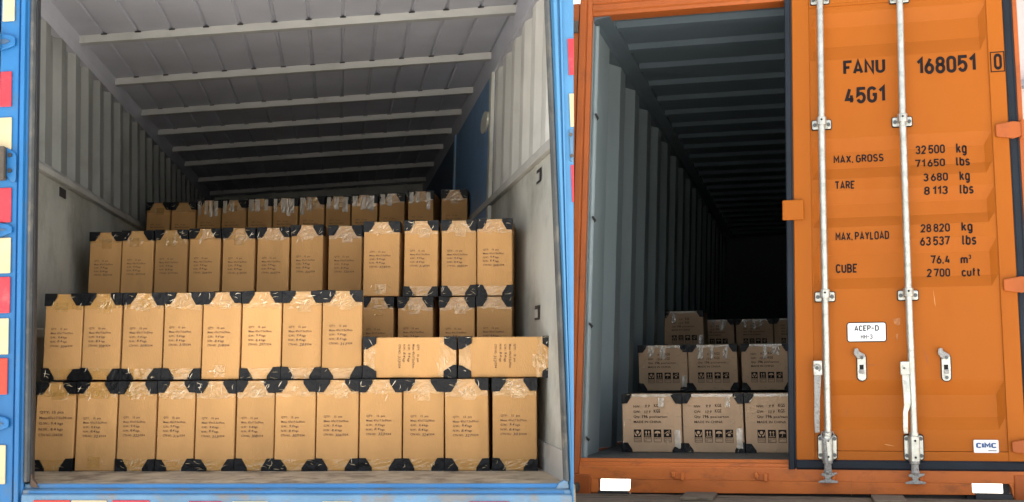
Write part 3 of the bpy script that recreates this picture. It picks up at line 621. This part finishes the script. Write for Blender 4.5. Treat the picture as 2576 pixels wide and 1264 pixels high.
# locking gear
def disc(u, v, w0, w1, r, name, m, parent, n=10):
    b = K(); b.tube([(u, v, w0), (u, v, w1)], r, n); return kp(b, name, m, parent, smooth=True)
def lock_rod(pts, brks, hub, hend, guide, hinge_kind):
    b = K(); b.tube([(u, v, -.042) for u, v in pts], .0182, 20); rod = kp(b, 'locking_bar', 'galv', dpanel, smooth=True)
    def ux(v):
        for (a, va), (c, vc) in zip(pts, pts[1:]):
            if vc <= v <= va: return c+(a-c)*(v-vc)/(va-vc)
        return pts[-1][0]
    for v in brks:
        u = ux(v); b = K(); b.prism(rrect(u-.051, u+.051, v-.026, v+.024, .008), -.008, .0062, 2)
        # saddle over the bar
        nn = 9; sad = [(u+.026*math.cos(R_(180-180*k/(nn-1))), -.040-.024*math.sin(R_(180*k/(nn-1)))) for k in range(nn)]
        b.prism([(u-.026, -.008)]+sad+[(u+.026, -.008)], v-.010, v+.036, 1)
        h = kp(b, 'bar_bracket', 'galv', dpanel, bevel=.003)
        b = K(); b.prism(rrect(u-.054, u+.054, v-.030, v+.026, .009), -.0065, .0066, 2); kp(b, 'gasket', 'hole', h)
        for du in (-.037, .037): disc(u+du, v-.002, -.014, -.008, .0105, 'bolt', 'bolt', h)
        disc(u, v+.018, -.0655, -.060, .0058, 'pin_hole', 'hole', h)
    # handle hub and handle
    b = K(); b.prism(rrect(hub[0], hub[1], hub[2], hub[3], .006), -.060, -.030, 2); hb = kp(b, 'handle_hub', 'galv', dpanel, bevel=.004)
    um, vm = (hub[0]+hub[1])/2-.004, (hub[2]+hub[3])/2
    disc(um, vm, -.066, -.060, .010 if hinge_kind else .006, 'pivot', 'bolt', hb)
    if hinge_kind:
        b = K(); b.tube([(um+.018*math.cos(R_(a)), vm+.018*math.sin(R_(a)), -.064) for a in range(-60, 200, 20)], .0045, 6); kp(b, 'seal_wire', 'galvw', hb, smooth=True)
    b = K(); ws = .018 if hinge_kind else .017
    hp = hend; vs = []
    for (u, v, ww, tw_) in hp: vs += [(u-ww, v, tw_), (u+ww, v, tw_), (u+ww, v, tw_+.010), (u-ww, v, tw_+.010)]
    fs = []
    for i in range(len(hp)-1):
        for k in range(4): fs.append((i*4+k, i*4+(k+1) % 4, (i+1)*4+(k+1) % 4, (i+1)*4+k))
    fs += [(0, 1, 2, 3), tuple(len(vs)-4+k for k in range(4))]
    b.add(vs, fs); kp(b, 'handle', 'galvw' if hinge_kind else 'galv', dpanel, bevel=.003)
    # lower guide plate
    u0, u1, v0, v1 = guide; um = (u0+u1)/2
    b = K(); b.prism(rrect(u0+.003, u1-.003, v0+.003, v1-.003, .012), -.012, -.0035, 2)
    b.prism([(um-.030, -.012), (um-.024, -.056), (um-.014, -.064), (um+.014, -.064), (um+.024, -.056), (um+.030, -.012)], v0-.004, v1-.004, 1)
    gd = kp(b, 'bar_guide', 'galv', dpanel, bevel=.003)
    b = K(); b.prism(rrect(u0, u1, v0-.001, v1+.003, .014), -.0105, -.0031, 2); kp(b, 'gasket', 'hole', gd)
    for a in (u0+.014, u1-.014):
        for c in (v0+.024, v1-.020): disc(a, c, -.019, -.012, .0098, 'bolt', 'bolt', gd)
    for c in (v0+.018, v1-.028): disc(um+.004, c, -.0665, -.062, .006, 'pin_hole', 'hole', gd)
    b = K(); b.tube([(um, v1+.012, -.042), (um, v1-.002, -.042)], .024, 18); kp(b, 'collar', 'galv', gd, smooth=True)
    # cam end
    b = K(); b.tube([(um, v0+.0, -.042), (um, v0-.016, -.042), (um, v0-.017, -.042), (um, v0-.05, -.042), (um, v0-.056, -.042), (um, v0-.074, -.042)], [.025, .025, .018, .019, .023, .016], 16)
    z = v0-.07
    b.prism([(um-.016, z+.006), (um+.016, z+.006), (um+.046, z+.008), (um+.044, z-.002), (um+.016, z-.014), (um+.014, z-.028), (um+.050, z-.036), (um+.048, z-.046),
             (um-.048, z-.046), (um-.050, z-.038), (um-.014, z-.028), (um-.016, z-.014), (um-.034, z-.008), (um-.032, z+.002)], -.056, -.036, 2)
    kp(b, 'cam_head', 'galvw', dpanel, bevel=.003)
    return ux
lock_rod([(1.3165, 2.56), (1.3135, 1.616), (1.3165, .866), (1.3195, .10)], (2.520, 1.806, .862), (1.2505, 1.296, .4435, .5216),
         [(1.272, .47, .018, -.058), (1.271, .42, .018, -.060), (1.268, .33, .015, -.066), (1.265, .22, .014, -.064), (1.2655, .146, .012, -.056)], (1.2661, 1.3665, .0054, .134), 1)
lock_rod([(1.747, 2.56), (1.7405, 1.813), (1.7415, .856), (1.7465, .10)], (2.492, 1.798, .860), (1.6875, 1.7335, .4425, .5127),
         [(1.712, .47, .018, -.058), (1.713, .42, .018, -.060), (1.716, .34, .0175, -.066), (1.716, .29, .0165, -.066), (1.706, .25, .0125, -.062), (1.7045, .18, .0125, -.058), (1.706, .143, .011, -.052)], (1.6956, 1.7945, .0054, .1356), 0)
# braided wire hanging down the first bar
for ph in (0, 1):
    b = K(); pts = []
    for k in range(90):
        t = k/89; a = 2*math.pi*t*9+ph*math.pi; v = .118-.175*t
        u = 1.297+.016*t**.8+.0065*math.cos(a); pts.append((u, v, -.0735+.006*math.sin(a)))
    b.tube(pts, .0048, 6); kp(b, 'twisted_wire', 'galvw', dpanel, smooth=True)
b = K(); b.tube([(1.290, .112, -.066), (1.286, .135, -.055), (1.290, .150, -.04), (1.318, .146, -.066), (1.345, .150, -.045), (1.350, .135, -.055), (1.335, .118, -.068), (1.302, .100, -.075)], .0035, 6); kp(b, 'twisted_wire', 'galvw', dpanel, smooth=True)
# handle retainers
for (u, v, lat) in ((1.498, .48, 0), (1.9185, .476, 1)):
    b = K(); b.prism(rrect(u-.022, u+.022, v-.066, v+.075, .021, 6), -.002, .0055, 2); h = kp(b, 'handle_retainer', 'galv', dpanel, bevel=.002)
    b = K(); b.prism(rrect(u-.0255, u+.0255, v-.070, v+.078, .0245, 6), .0, .0062, 2); kp(b, 'gasket', 'hole', h)
    b = K(); b.prism([(u-.018, v+.045), (u+.020, v+.060), (u+.016, v+.072), (u-.012, v+.088), (u-.018, v+.105), (u-.036, v+.102), (u-.040, v+.075), (u-.034, v+.066)], -.020, -.003, 2); kp(b, 'latch', 'galvw', h, bevel=.004)
    disc(u+.001, v+.054, -.026, -.020, .0085, 'bolt', 'bolt', h)
    if lat: disc(u+.001, v-.048, -.008, -.002, .009, 'bolt', 'bolt', h)
    b = K(); b.box(u-.011, u+.010, v-.008, v+.018, -.0032, -.0022); kp(b, 'slot', 'hole', h)
    b = K(); b.box(u-.012, u+.012, v-.030, v-.006, -.016, -.0022); kp(b, 'catch', 'galvw', h, bevel=.004)
# hinges
for v0, v1 in ((1.680, 1.758), (.866, .937), (.046, .112)):
    vm = (v0+v1)/2
    b = K(); b.prism([(2.220, v0+.004), (2.300, v0-.008), (2.352, v0+.006), (2.366, vm), (2.352, v1-.002), (2.300, v1+.006), (2.214, v1-.008), (2.214, v0+.008)], -.028, -.0035, 2)
    h = kp(b, 'hinge', 'orgd', dpanel, bevel=.005)
    b = K(); b.tube([(2.350, v0-.010, -.022), (2.350, v1+.010, -.022)], .014, 12); kp(b, 'hinge_pin', 'orgd', h, smooth=True)
    b = K(); b.prism([(2.24, v1-.012), (2.325, vm+.004), (2.24, v0+.012), (2.235, v0+.018), (2.310, vm), (2.235, v1-.018)], -.0325, -.0285, 2) if False else None

# =================================================================== TRAILER UNDER THE CONTAINER
tr = root('flatbed_trailer', 'rough wooden trailer bed carrying the orange container', 'trailer', (kb.x, kb.y, 0))
for i in range(5):
    b = K(); w1 = .045-i*.145; dz = random.uniform(-.004, .004); nn = 40
    vs = []
    for k in range(nn+1):
        u = -.09+2.50*k/nn
        j = random.uniform(-.004, .004)
        vs += [(u, -.186+dz*.5+random.uniform(-.0015, .0015), w1-.137+j), (u, -.186+dz*.5+random.uniform(-.0015, .0015), w1), (u, -.245, w1), (u, -.245, w1-.137+j)]
    fs = [(k*4+q, k*4+(q+1) % 4, (k+1)*4+(q+1) % 4, (k+1)*4+q) for k in range(nn) for q in range(4)]+[(0, 1, 2, 3), (nn*4, nn*4+1, nn*4+2, nn*4+3)]
    b.add(vs, fs); b.build('deck_board', M['wood'], tr)
b = K(); b.box(.72, .86, -.50, -.2465, -.62, KL); b.box(1.50, 1.64, -.50, -.2465, -.62, KL)
for w_ in (3.0, 6.0, 9.0, 11.6): b.box(-.05, 2.38, -.26, -.1805, w_, w_+.15)
b.build('chassis', M['steel'], tr)
for u_ in (-.05, 2.05):
    for w_ in (7.2, 8.5, 9.8):
        b = MB(KF); b.tube([(u_, -.735, w_), (u_+.3, -.735, w_)], .48, 28); h = b.build('wheel', M['tyre'], tr, smooth=True)
        b = MB(KF); b.tube([(u_-.005, -.735, w_), (u_+.305, -.735, w_)], .25, 20); b.build('rim', M['galv'], h)
for u0, u1, lab in ((.585, .750, 'loose flat board on the trailer bed below the stacked cartons'), (1.528, 1.685, 'loose flat board on the trailer bed below the locked orange door')):
    p = KF(((u0+u1)/2, -.195, -.12)); pl = root('wooden_plank', lab, 'plank', p, 'loose boards on the trailer bed')
    b = K(); b.box(u0, u1, -.1845, -.168, -.33, -.012); b.build('board', M['wood'], pl, bevel=.004)

# =================================================================== CARTONS
ORD = ['first', 'second', 'third', 'fourth', 'fifth', 'sixth', 'seventh', 'eighth', 'ninth', 'tenth', 'eleventh', 'twelfth']
def carton_root(F, x, y, z, w, d, label, group, yaw=0, roll=0, lean=0):
    o = bpy.data.objects.new('carton', None); COL.objects.link(o); o.empty_display_size = .05
    Rm = F.R @ Matrix.Rotation(yaw, 3, 'Z') @ Matrix.Rotation(lean, 3, 'Y')
    pos = F.BL + F.R @ Vector((x+w/2, y, z))
    o.matrix_world = Matrix.Translation(pos) @ Rm.to_4x4()
    o['label'] = label; o['category'] = 'carton'; o['group'] = group
    return o
def L(): return MB(ID)
def bodymesh(w, d, h, m, parent, seed):
    rnd = random.Random(seed); b = L(); nx, nz = 6, 10; hw = w/2
    bl = [rnd.uniform(.002, .010), rnd.uniform(0, 6), rnd.uniform(0, 6)]
    def fy(i, k):
        s = math.sin(math.pi*i/nx)*math.sin(math.pi*k/nz); return -s*bl[0]*(1+.5*math.sin(k*.9+bl[1])*math.cos(i+bl[2]))
    vs = []
    for k in range(nz+1):
        for i in range(nx+1):
            ex = (1 if 0 < k < nz else .0)
            vs.append((-hw+w*i/nx, fy(i, k), h*k/nz))
    back = [(-hw, d, 0), (hw, d, 0), (hw, d, h), (-hw, d, h)]
    fs = [(k*(nx+1)+i, k*(nx+1)+i+1, (k+1)*(nx+1)+i+1, (k+1)*(nx+1)+i) for k in range(nz) for i in range(nx)]
    o_ = len(vs); vs += back; n1 = nx+1
    fs += [tuple([i for i in range(nx, -1, -1)]+[o_, o_+1])]
    fs += [tuple([nz*n1+i for i in range(nx+1)]+[o_+2, o_+3])]
    fs += [tuple([k*n1 for k in range(nz+1)]+[o_+3, o_])]
    fs += [tuple([k*n1+nx for k in range(nz, -1, -1)]+[o_+1, o_+2])]
    fs += [(o_, o_+3, o_+2, o_+1)]
    b.add(vs, fs); o = b.build('box', m, parent, bevel=.0045, smooth=True)
    def bow(x, z):
        a = min(nx-1e-6, max(0, (x+hw)/w*nx)); c = min(nz-1e-6, max(0, z/h*nz)); i, k = int(a), int(c); fa, fc = a-i, c-k
        return fy(i, k)*(1-fa)*(1-fc)+fy(i+1, k)*fa*(1-fc)+fy(i, k+1)*(1-fa)*fc+fy(i+1, k+1)*fa*fc
    parent_bow[parent.name] = bow; return o
parent_bow = {}
def hug(o):
    """lay a flat print or tape on the slightly bowed face of its carton"""
    f = parent_bow[o.parent.name]
    for v in o.data.vertices: v.co.y += f(v.co.x, v.co.z)
    return o
def guard(w, h, d, gx, gz, sx, sz, parent, seed, flap=.075):
    """corner guard: pentagon on the front, wraps on the side and on the top or bottom; sx, sz = -1/+1"""
    rnd = random.Random(seed); t = .0035; b = L(); hw = w/2
    X = lambda a: sx*(hw-a); Z = lambda c: (h-c) if sz > 0 else c
    gx *= rnd.uniform(.93, 1.07); gz *= rnd.uniform(.93, 1.07)
    P = [(-t, -t), (gx, -t), (gx*.98, gz*.25), (gx*.52, gz*.98), (-t, gz)]
    b.prism([(X(a), Z(c)) for a, c in P], -t-.0065, -.0012, 1)
    b.box(*sorted((X(-t), X(-.0003))), -.004, flap, *sorted((Z(0), Z(gz))))
    b.box(*sorted((X(-t), X(gx))), -.004, flap, *sorted((Z(-t), Z(-.0003)))) if False else b.box(*sorted((X(0), X(gx))), -.004, flap, *sorted((Z(-t*.5), Z(-.0003))))
    return b.build('corner_guard', M['guard'], parent, bevel=.0015)
def sheet(x0, x1, z0, z1, m, parent, seed, amp=.0012, y=-.0042, nx=10, nz=6, name='packing_tape', jag=0):
    rnd = random.Random(seed); b = L(); vs = []
    for k in range(nz+1):
        for i in range(nx+1):
            e = 1
            zz = z0+(z1-z0)*k/nz; xx = x0+(x1-x0)*i/nx
            if jag and k == 0: zz += rnd.uniform(-jag, jag)
            vs.append((xx, y+rnd.uniform(-amp, amp), zz))
    b.add(vs, [(k*(nx+1)+i, k*(nx+1)+i+1, (k+1)*(nx+1)+i+1, (k+1)*(nx+1)+i) for k in range(nz) for i in range(nx)])
    return hug(b.build(name, m, parent))
def creases(b, w, h, zones, rnd, n):
    """thin raised folds in the tape, their glint put into a pale colour"""
    for _ in range(n):
        x0, x1, z0, z1 = rnd.choice(zones); x = rnd.uniform(x0, x1); z = rnd.uniform(z0, z1)
        a = rnd.gauss(0, .35) if rnd.random() < .6 else rnd.gauss(1.3, .3); l = rnd.uniform(.012, .045); pts = []
        bend = rnd.uniform(-.006, .006); wd = rnd.uniform(.0006, .0016)
        N_ = 5; L1 = []; L2 = []
        for k in range(N_+1):
            t = k/N_-.5; px = x+l*t*math.cos(a)-bend*(4*t*t)*math.sin(a); pz = z+l*t*math.sin(a)+bend*(4*t*t)*math.cos(a)
            if not (-w/2 < px < w/2 and 0.002 < pz < h-.002): px = max(-w/2+.002, min(w/2-.002, px)); pz = max(.003, min(h-.003, pz))
            ww = wd*(1-(2*t)**2)+.0002; L1.append((px-ww*math.sin(a), -.0125, pz+ww*math.cos(a))); L2.append((px+ww*math.sin(a), -.0118, pz-ww*math.cos(a)))
        vs = L1+L2; b.add(vs, [(k, k+1, N_+2+k, N_+1+k) for k in range(N_)])
def tall_carton(F, x, y, z, w, h, d, label, group, seed, num='306', bottom=True, big=False, yaw=0, lean=0, tape=1, tails=0, lying=False, marks=True):
    r = carton_root(F, x, y, z, (h if lying else w), d, label, group, yaw, 0, lean); rnd = random.Random(seed)
    if lying:     # same carton turned on its side: parts are built upright and turned by their mesh
        pass
    objs = [bodymesh(w, d, h, M['card'], r, seed)]
    gx, gz = w*.31, h*.135
    for sz in ((1, -1) if bottom else (1,)):
        for sx in (-1, 1): objs.append(guard(w, h, d, gx, gz, sx, sz, r, seed*7+sx+3*sz))
    objs.append(sheet(-w/2+.002, w/2-.002, h*(.855-rnd.uniform(0, .05)), h-.001, M['tape'], r, seed+1, jag=.006))
    if bottom: objs.append(sheet(-w/2+.002, w/2-.002, .001, h*.125, M['tape'], r, seed+2))
    if rnd.random() < .7:
        c = rnd.uniform(-.02, .02); objs.append(sheet(c-w*.16, c+w*.16, h*rnd.uniform(.76, .82), h*.9, M['tape'], r, seed+3, y=-.0052, nx=4, nz=4))
    if not bottom: objs.append(sheet(-w*.16, w*.14, h*.03, h*.16, M['tape'], r, seed+5, y=-.0052, nx=5, nz=4))
    b = L(); creases(b, w, h, [(-w/2, w/2, h*.85, h*.99), (-w*.3, w*.3, h*.8, h*.97), (-w/2, w/2, h*.01, h*.13)], rnd, int(16*tape))
    objs.append(hug(b.build('tape_crease', M['glint'], r)))
    for k in range(tails):
        c = (-.46, -.16, .22, .05)[k]*w+rnd.uniform(-.03, .03)*w; ww = rnd.uniform(.13, .22)*w
        objs.append(sheet(c, c+ww, h*rnd.uniform(.68, .82), h*.985, M['tapew'], r, seed+20+k, y=-.011-.001*k, nx=3, nz=5, jag=.002, amp=.0016))
    if marks:
        b = L()
        if big: lines = [('QTY: 15 pcs', .655), ('Meas:47x17.5x39 cm', .590), ('G.W.: 9.4 kgs', .528), ('N.W.: 8.4 kgs', .462), ('CTN NO.:334/334', .398)]
        else: lines = [('QTY:    15  pcs', .582), ('Meas: 47x17.5x39cm', .532), ('G.W.:', .482), ('N.W.:', .432), ('CTN NO.:', .382)]
        cap = h*(.030 if big else .0235); lx = -w/2+w*(.10 if big else .16+rnd.uniform(-.02, .03)); dz_ = h*rnd.uniform(-.008, .008)
        for s_, zz in lines:
            vs, fs, a, bb, c, d_ = glyphs(s_, .012); W1 = (bb-a)*cap/.73
            wd = {'Meas: 47x17.5x39cm': w*.59, 'Meas:47x17.5x39 cm': w*.84, 'CTN NO.:': w*.25, 'G.W.:': w*.16, 'N.W.:': w*.16, 'QTY:    15  pcs': w*.44}.get(s_, w*.62 if big else None)
            put_text(b, s_, lx, h*zz, cap, wd, y=-.0022, bold=.012)
        if not big:
            put_text(b, 'kgs', lx+w*.34, h*.482, cap, w*.10, y=-.0022, bold=.012); put_text(b, 'kgs', lx+w*.34, h*.432, cap, w*.10, y=-.0022, bold=.012)
            put_text(b, '/334', lx+w*.44, h*.382, cap, w*.15, y=-.0022, bold=.012)
            b.cur = 1; s1 = rnd.uniform(.1, .35)
            put_text(b, '9.4', lx+w*.20, h*(.482+rnd.uniform(-.003, .006)), cap*1.15, w*.11, y=-.0026, bold=.004, shear=s1); put_text(b, '8.4', lx+w*.19, h*(.432+rnd.uniform(-.003, .006)), cap*1.15, w*.12, y=-.0026, bold=.004, shear=s1)
            put_text(b, num, lx+w*.28, h*(.378+rnd.uniform(-.006, .002)), cap*1.3, w*.15, y=-.0026, bold=.004, shear=s1)
        b.v = [(px, py, pz+dz_) for px, py, pz in b.v]; objs.append(hug(b.build('printed_text', [M['ink'], M['pen']], r)))
    if lying:
        rot = Matrix.Rotation(R_(90), 4, 'Y')      # top edge turns to the right
        T_ = Matrix.Translation((-h/2, 0, w/2))
        for o in objs: o.data.transform(T_ @ rot)
    return r

GB = 'slim cartons stacked in the blue truck'
row1 = [(-.256, .202), (-.047, .206), (.164, .194), (.361, .191), (.556, .2), (.760, .193), (.955, .205), (1.162, .212), (1.377, .214), (1.594, .206), (1.806, .218), (2.038, .222)]
h1 = .440; H2 = h1+.006
nums1 = ['334', '321', '322', '316', '313', '308', '307', '306', '323', '324', '327', '301']
for i, (x, w_) in enumerate(row1):
    lab = f'{ORD[i]} carton from the left in the bottom row on the truck floor'
    if i == 0: lab = 'leftmost carton in the bottom truck row, printed larger with 334/334'
    if i == 1: lab = 'bottom-row truck carton without black guards at its foot, second from left'
    if i == 11: lab = 'rightmost carton of the bottom truck row, standing apart beside a gap'
    hh = h1*(.985+.002*i)
    tall_carton(TF, x, .62+random.uniform(-.004, .004), 0.001, w_-.004, min(hh, h1+.003), .54, lab, GB, 100+i, nums1[i], bottom=(i != 1), big=(i == 0), yaw=random.uniform(-.008, .008), lean=-.012 if i in (10,) else 0, tape=1 if i not in (0,) else 1.6)
row2 = [(-.251, .198), (-.050, .197), (.152, .209), (.364, .198), (.566, .196), (.766, .203), (.973, .201), (1.178, .202)]
for i, (x, w_) in enumerate(row2):
    lab = f'{ORD[i]} upright carton from the left in the second row of the truck'
    if i == 4: lab = 'second-row truck carton without black guards at its foot, fifth from left'
    if i == 7: lab = 'upright second-row truck carton standing directly left of the lying cartons'
    tall_carton(TF, x, .655+random.uniform(-.006, .006), H2, w_-.004, .432+.001*i, .54 if i < 7 else .50, lab, GB, 140+i, ['309', '308', '309', '310', '318', '297', '281', '311'][i], bottom=(i != 4), yaw=random.uniform(-.008, .008) if i < 6 else (.05 if i == 6 else .15))
for i, (x, w_, lab) in enumerate(((1.388, .466, 'carton lying on its side at the middle right, left one of the two'), (1.868, .480, 'carton lying on its side nearest the right wall of the truck'))):
    tall_carton(TF, x, .655, H2+.004, .200, w_, .54, lab, GB, 170+i, '312', lying=True, yaw=random.uniform(-.006, .006))
for i, (x, w_) in enumerate(((1.257, .185), (1.464, .202), (1.699, .202), (1.909, .203))):
    lab = f'{ORD[i]} recessed carton from the left, standing behind the two lying cartons'
    tall_carton(TF, x, 1.36, H2, w_-.004, .432, .54, lab, GB, 180+i, '315')
r3 = [(-.533, .202, 1.9), (-.327, .2, 1.9), (-.120, .204, 1.9), (.091, .198, 1.9), (.302, .203, 1.9), (.515, .202, 1.9), (.729, .202, 1.9), (.958, .211, 1.9),
      (1.265, .209, 1.35), (1.496, .196, 1.35), (1.711, .201, 1.35), (1.911, .205, 1.35)]
h3 = [.432, .439, .441, .448, .45, .452, .464, .460, .420, .424, .424, .432]
for i, (x, w_, y) in enumerate(r3):
    lab = f'{ORD[i]} carton from the left in the third row up in the truck'
    if i == 8: lab = 'third-row truck carton with no black guards at its foot, ninth from left'
    tall_carton(TF, x, y+random.uniform(-.01, .01), .885 if i > 7 else .880, w_-.005, h3[i], .54, lab, GB, 200+i, ['302', '307', '317', '304', '319', '303', '305', '326', '323', '314', '305', '309'][i],
                bottom=(i not in (8,)), yaw=random.uniform(-.008, .008), lean=(.008 if i in (8, 9) else -.006 if i == 6 else 0), tape=1.3)
r4 = [(-.999, .199), (-.793, .204), (-.579, .197), (-.376, .203), (-.163, .203), (.046, .207), (.262, .207), (.477, .206), (.689, .215), (.916, .209), (1.149, .212), (1.421, .215)]
t4 = [.219, .219, .235, .235, .244, .247, .254, .257, .266, .276, .292, .301]
for i, (x, w_) in enumerate(r4):
    lab = f'{ORD[i]} carton from the left in the shaded back row of the truck'
    z0 = 1.332
    tall_carton(TF, x+.005, 4.2, z0, w_-.006, 1.553+t4[i]-z0, .54, lab, GB, 240+i, '300', tails=0 if i in (0, 1, 11) else 2+i%3, tape=1.5, yaw=random.uniform(-.02, .02))

# ---- wide cartons in the orange container
def icons(r, x, z, s):
    """four handling pictograms: dark square, pale glyph, framed caption"""
    cap = ['HANDLE', 'THIS SIDE', 'KEEP DRY', 'KEEP AWAY']; cap2 = ['WITH CARE', 'UP', '', 'FROM HEAT']
    for k in range(4):
        b = L(); x0 = x+k*s*1.32; y = -.0022
        b.add([(x0, y, z), (x0+s, y, z), (x0+s, y, z+s), (x0, y, z+s)], [(0, 1, 2, 3)])
        fw = s*.05; zb = z-s*.62
        for a, c, e, f in ((x0, x0+s, zb, zb+fw), (x0, x0+fw, zb+fw, z), (x0+s-fw, x0+s, zb+fw, z)): b.add([(a, y, e), (c, y, e), (c, y, f), (a, y, f)], [(0, 1, 2, 3)])
        put_text(b, cap[k], x0+s*.1, z-s*.22, s*.15, s*.8, y=y)
        if cap2[k]: put_text(b, cap2[k], x0+s*.1, z-s*.46, s*.15, s*(.8 if k != 1 else .3), y=y)
        b.cur = 1; y = -.0029; P = lambda pts: b.add([(x0+a*s, y, z+c*s) for a, c in pts], [tuple(range(len(pts)))])
        if k == 0:
            P([(.5, .85), (.68, .76), (.68, .52), (.5, .42), (.32, .52), (.32, .76)])
            for m in (1, -1):
                q = lambda a: .5+m*a
                P([(q(.42), .66), (q(.36), .70), (q(.28), .42), (q(.06), .30), (q(.10), .12), (q(.30), .20), (q(.40), .36)])
        if k == 1:
            for c in (.32, .68):
                P([(c-.05, .24), (c+.05, .24), (c+.05, .62), (c-.05, .62)]); P([(c-.15, .6), (c+.15, .6), (c, .86)])
            P([(.14, .12), (.86, .12), (.86, .19), (.14, .19)])
        if k == 2:
            P([(.1, .5)]+[(.5+.4*math.cos(R_(180-180*t/8)), .5+.32*math.sin(R_(180*t/8))) for t in range(9)][1:-1]+[(.9, .5)])
            P([(.47, .2), (.53, .2), (.53, .5), (.47, .5)]); P([(.36, .16), (.53, .16), (.53, .21), (.36, .21)])
        if k == 3:
            P([(.08, .5), (.5, .78), (.92, .5), (.92, .42), (.5, .68), (.08, .42)]); P([(.34, .2), (.66, .2), (.66, .44), (.5, .52), (.34, .44)])
            P([(.72+.09*math.cos(a*.785), .80+.09*math.sin(a*.785)) for a in range(8)])
        hug(b.build('pictogram', [M['inkk'], M['card2']], r))
def wide_carton(x, y, z, w, h, d, label, seed, gw='10.9', nw='9.9', tail=2, marks=True):
    r = carton_root(KF, x, y, z, w, d, label, 'wide cartons stacked in the orange container', random.Random(seed).uniform(-.01, .01)); rnd = random.Random(seed)
    bodymesh(w, d, h, M['card2'], r, seed)
    for sz in (1, -1):
        for sx in (-1, 1): guard(w, h, d, w*.165, h*.165, sx, sz, r, seed*5+sx+3*sz, .06)
    sheet(-w/2+w*.15, w/2-w*.15, h-.018, h-.001, M['tapew'], r, seed+1, y=-.003, nx=14, nz=2, jag=.003)
    for k in range(tail):
        c = rnd.choice([-.30, -.05, .12, .22])*w; sheet(c, c+w*rnd.uniform(.07, .13), h*rnd.uniform(.66, .8), h*rnd.uniform(.93, .995), M['tapew'], r, seed+9+k, y=-.012-.001*k, nx=4, nz=5, jag=.004, amp=.002)
    if rnd.random() < .6: sheet(w*.38, w*.48, h*.08, h*rnd.uniform(.25, .42), M['tapew'], r, seed+31, y=-.012, nx=3, nz=5, jag=.006)
    b = L(); creases(b, w, h, [(w*.25, w*.5, h*.1, h*.9), (-w/2, -w*.35, h*.1, h*.9), (-w*.4, w*.4, h*.0, h*.05), (-w*.4, w*.4, h*.93, h)], rnd, 26); hug(b.build('tape_crease', M['glint'], r))
    if marks:
        b = L(); lx = -w/2+w*.195; cap = h*.042; y = -.0022
        put_text(b, 'NW:', lx, h*.765, cap, w*.115, y=y, bold=.008); put_text(b, 'GW:', lx, h*.675, cap, w*.115, y=y, bold=.008)
        put_text(b, 'KGS', lx+w*.35, h*.775, cap*1.35, w*.105, y=y, bold=.012); put_text(b, 'KGS', lx+w*.345, h*.68, cap*1.35, w*.105, y=y, bold=.012)
        put_text(b, 'Qty:', lx, h*.590, cap, w*.11, y=y, bold=.008); put_text(b, '196', lx+w*.145, h*.585, cap*1.35, w*.095, y=y, bold=.014)
        put_text(b, 'pcs/carton', lx+w*.27, h*.590, cap, w*.30, y=y, bold=.008); put_text(b, 'MADE IN CHINA', lx, h*.50, cap, w*.465, y=y, bold=.008)
        put_text(b, nw, lx+w*.19, h*.765, cap*1.25, w*.08, y=-.0026, bold=0, shear=.3); put_text(b, gw, lx+w*.18, h*.665, cap*1.3, w*.10, y=-.0026, bold=0, shear=.3)
        hug(b.build('printed_text', M['inkk'], r)); icons(r, lx-w*.004, h*.255, w*.128)
    return r
for i, (x, lab) in enumerate(((.151, 'wide carton with pictograms, bottom left on the container floor'), (.514, 'middle wide carton of the bottom layer on the container floor'), (.880, 'wide carton at the bottom, partly hidden by the orange door'))):
    wide_carton(x, .60, .001, .355, .340, .38, lab, 400+i, tail=1)
for i, (x, w_, lab) in enumerate(((.055, .350, 'wide carton at the left of the second container layer'), (.412, .345, 'middle wide carton of the second container layer, tape strip on top'), (.786, .340, 'second-layer wide carton right of the dark gap, beside the orange door'))):
    wide_carton(x, 2.0, .345, w_, .320, .38, lab, 410+i, tail=3)
wide_carton(.012, 3.9, .668, .343, .340, .38, 'single wide carton alone at the top left of the container stack', 420, tail=2)
for i, (x, w_, lab) in enumerate(((.217, .352, 'dim wide carton in the back of the top layer, its left part in shadow'), (.588, .334, 'dim wide carton in the middle of the back top layer'), (.932, .325, 'dim wide carton of the back top layer beside the orange door'))):
    wide_carton(x, 4.62, .665, w_, .296, .38, lab, 430+i, tail=3)
print('objects', len(bpy.data.objects))
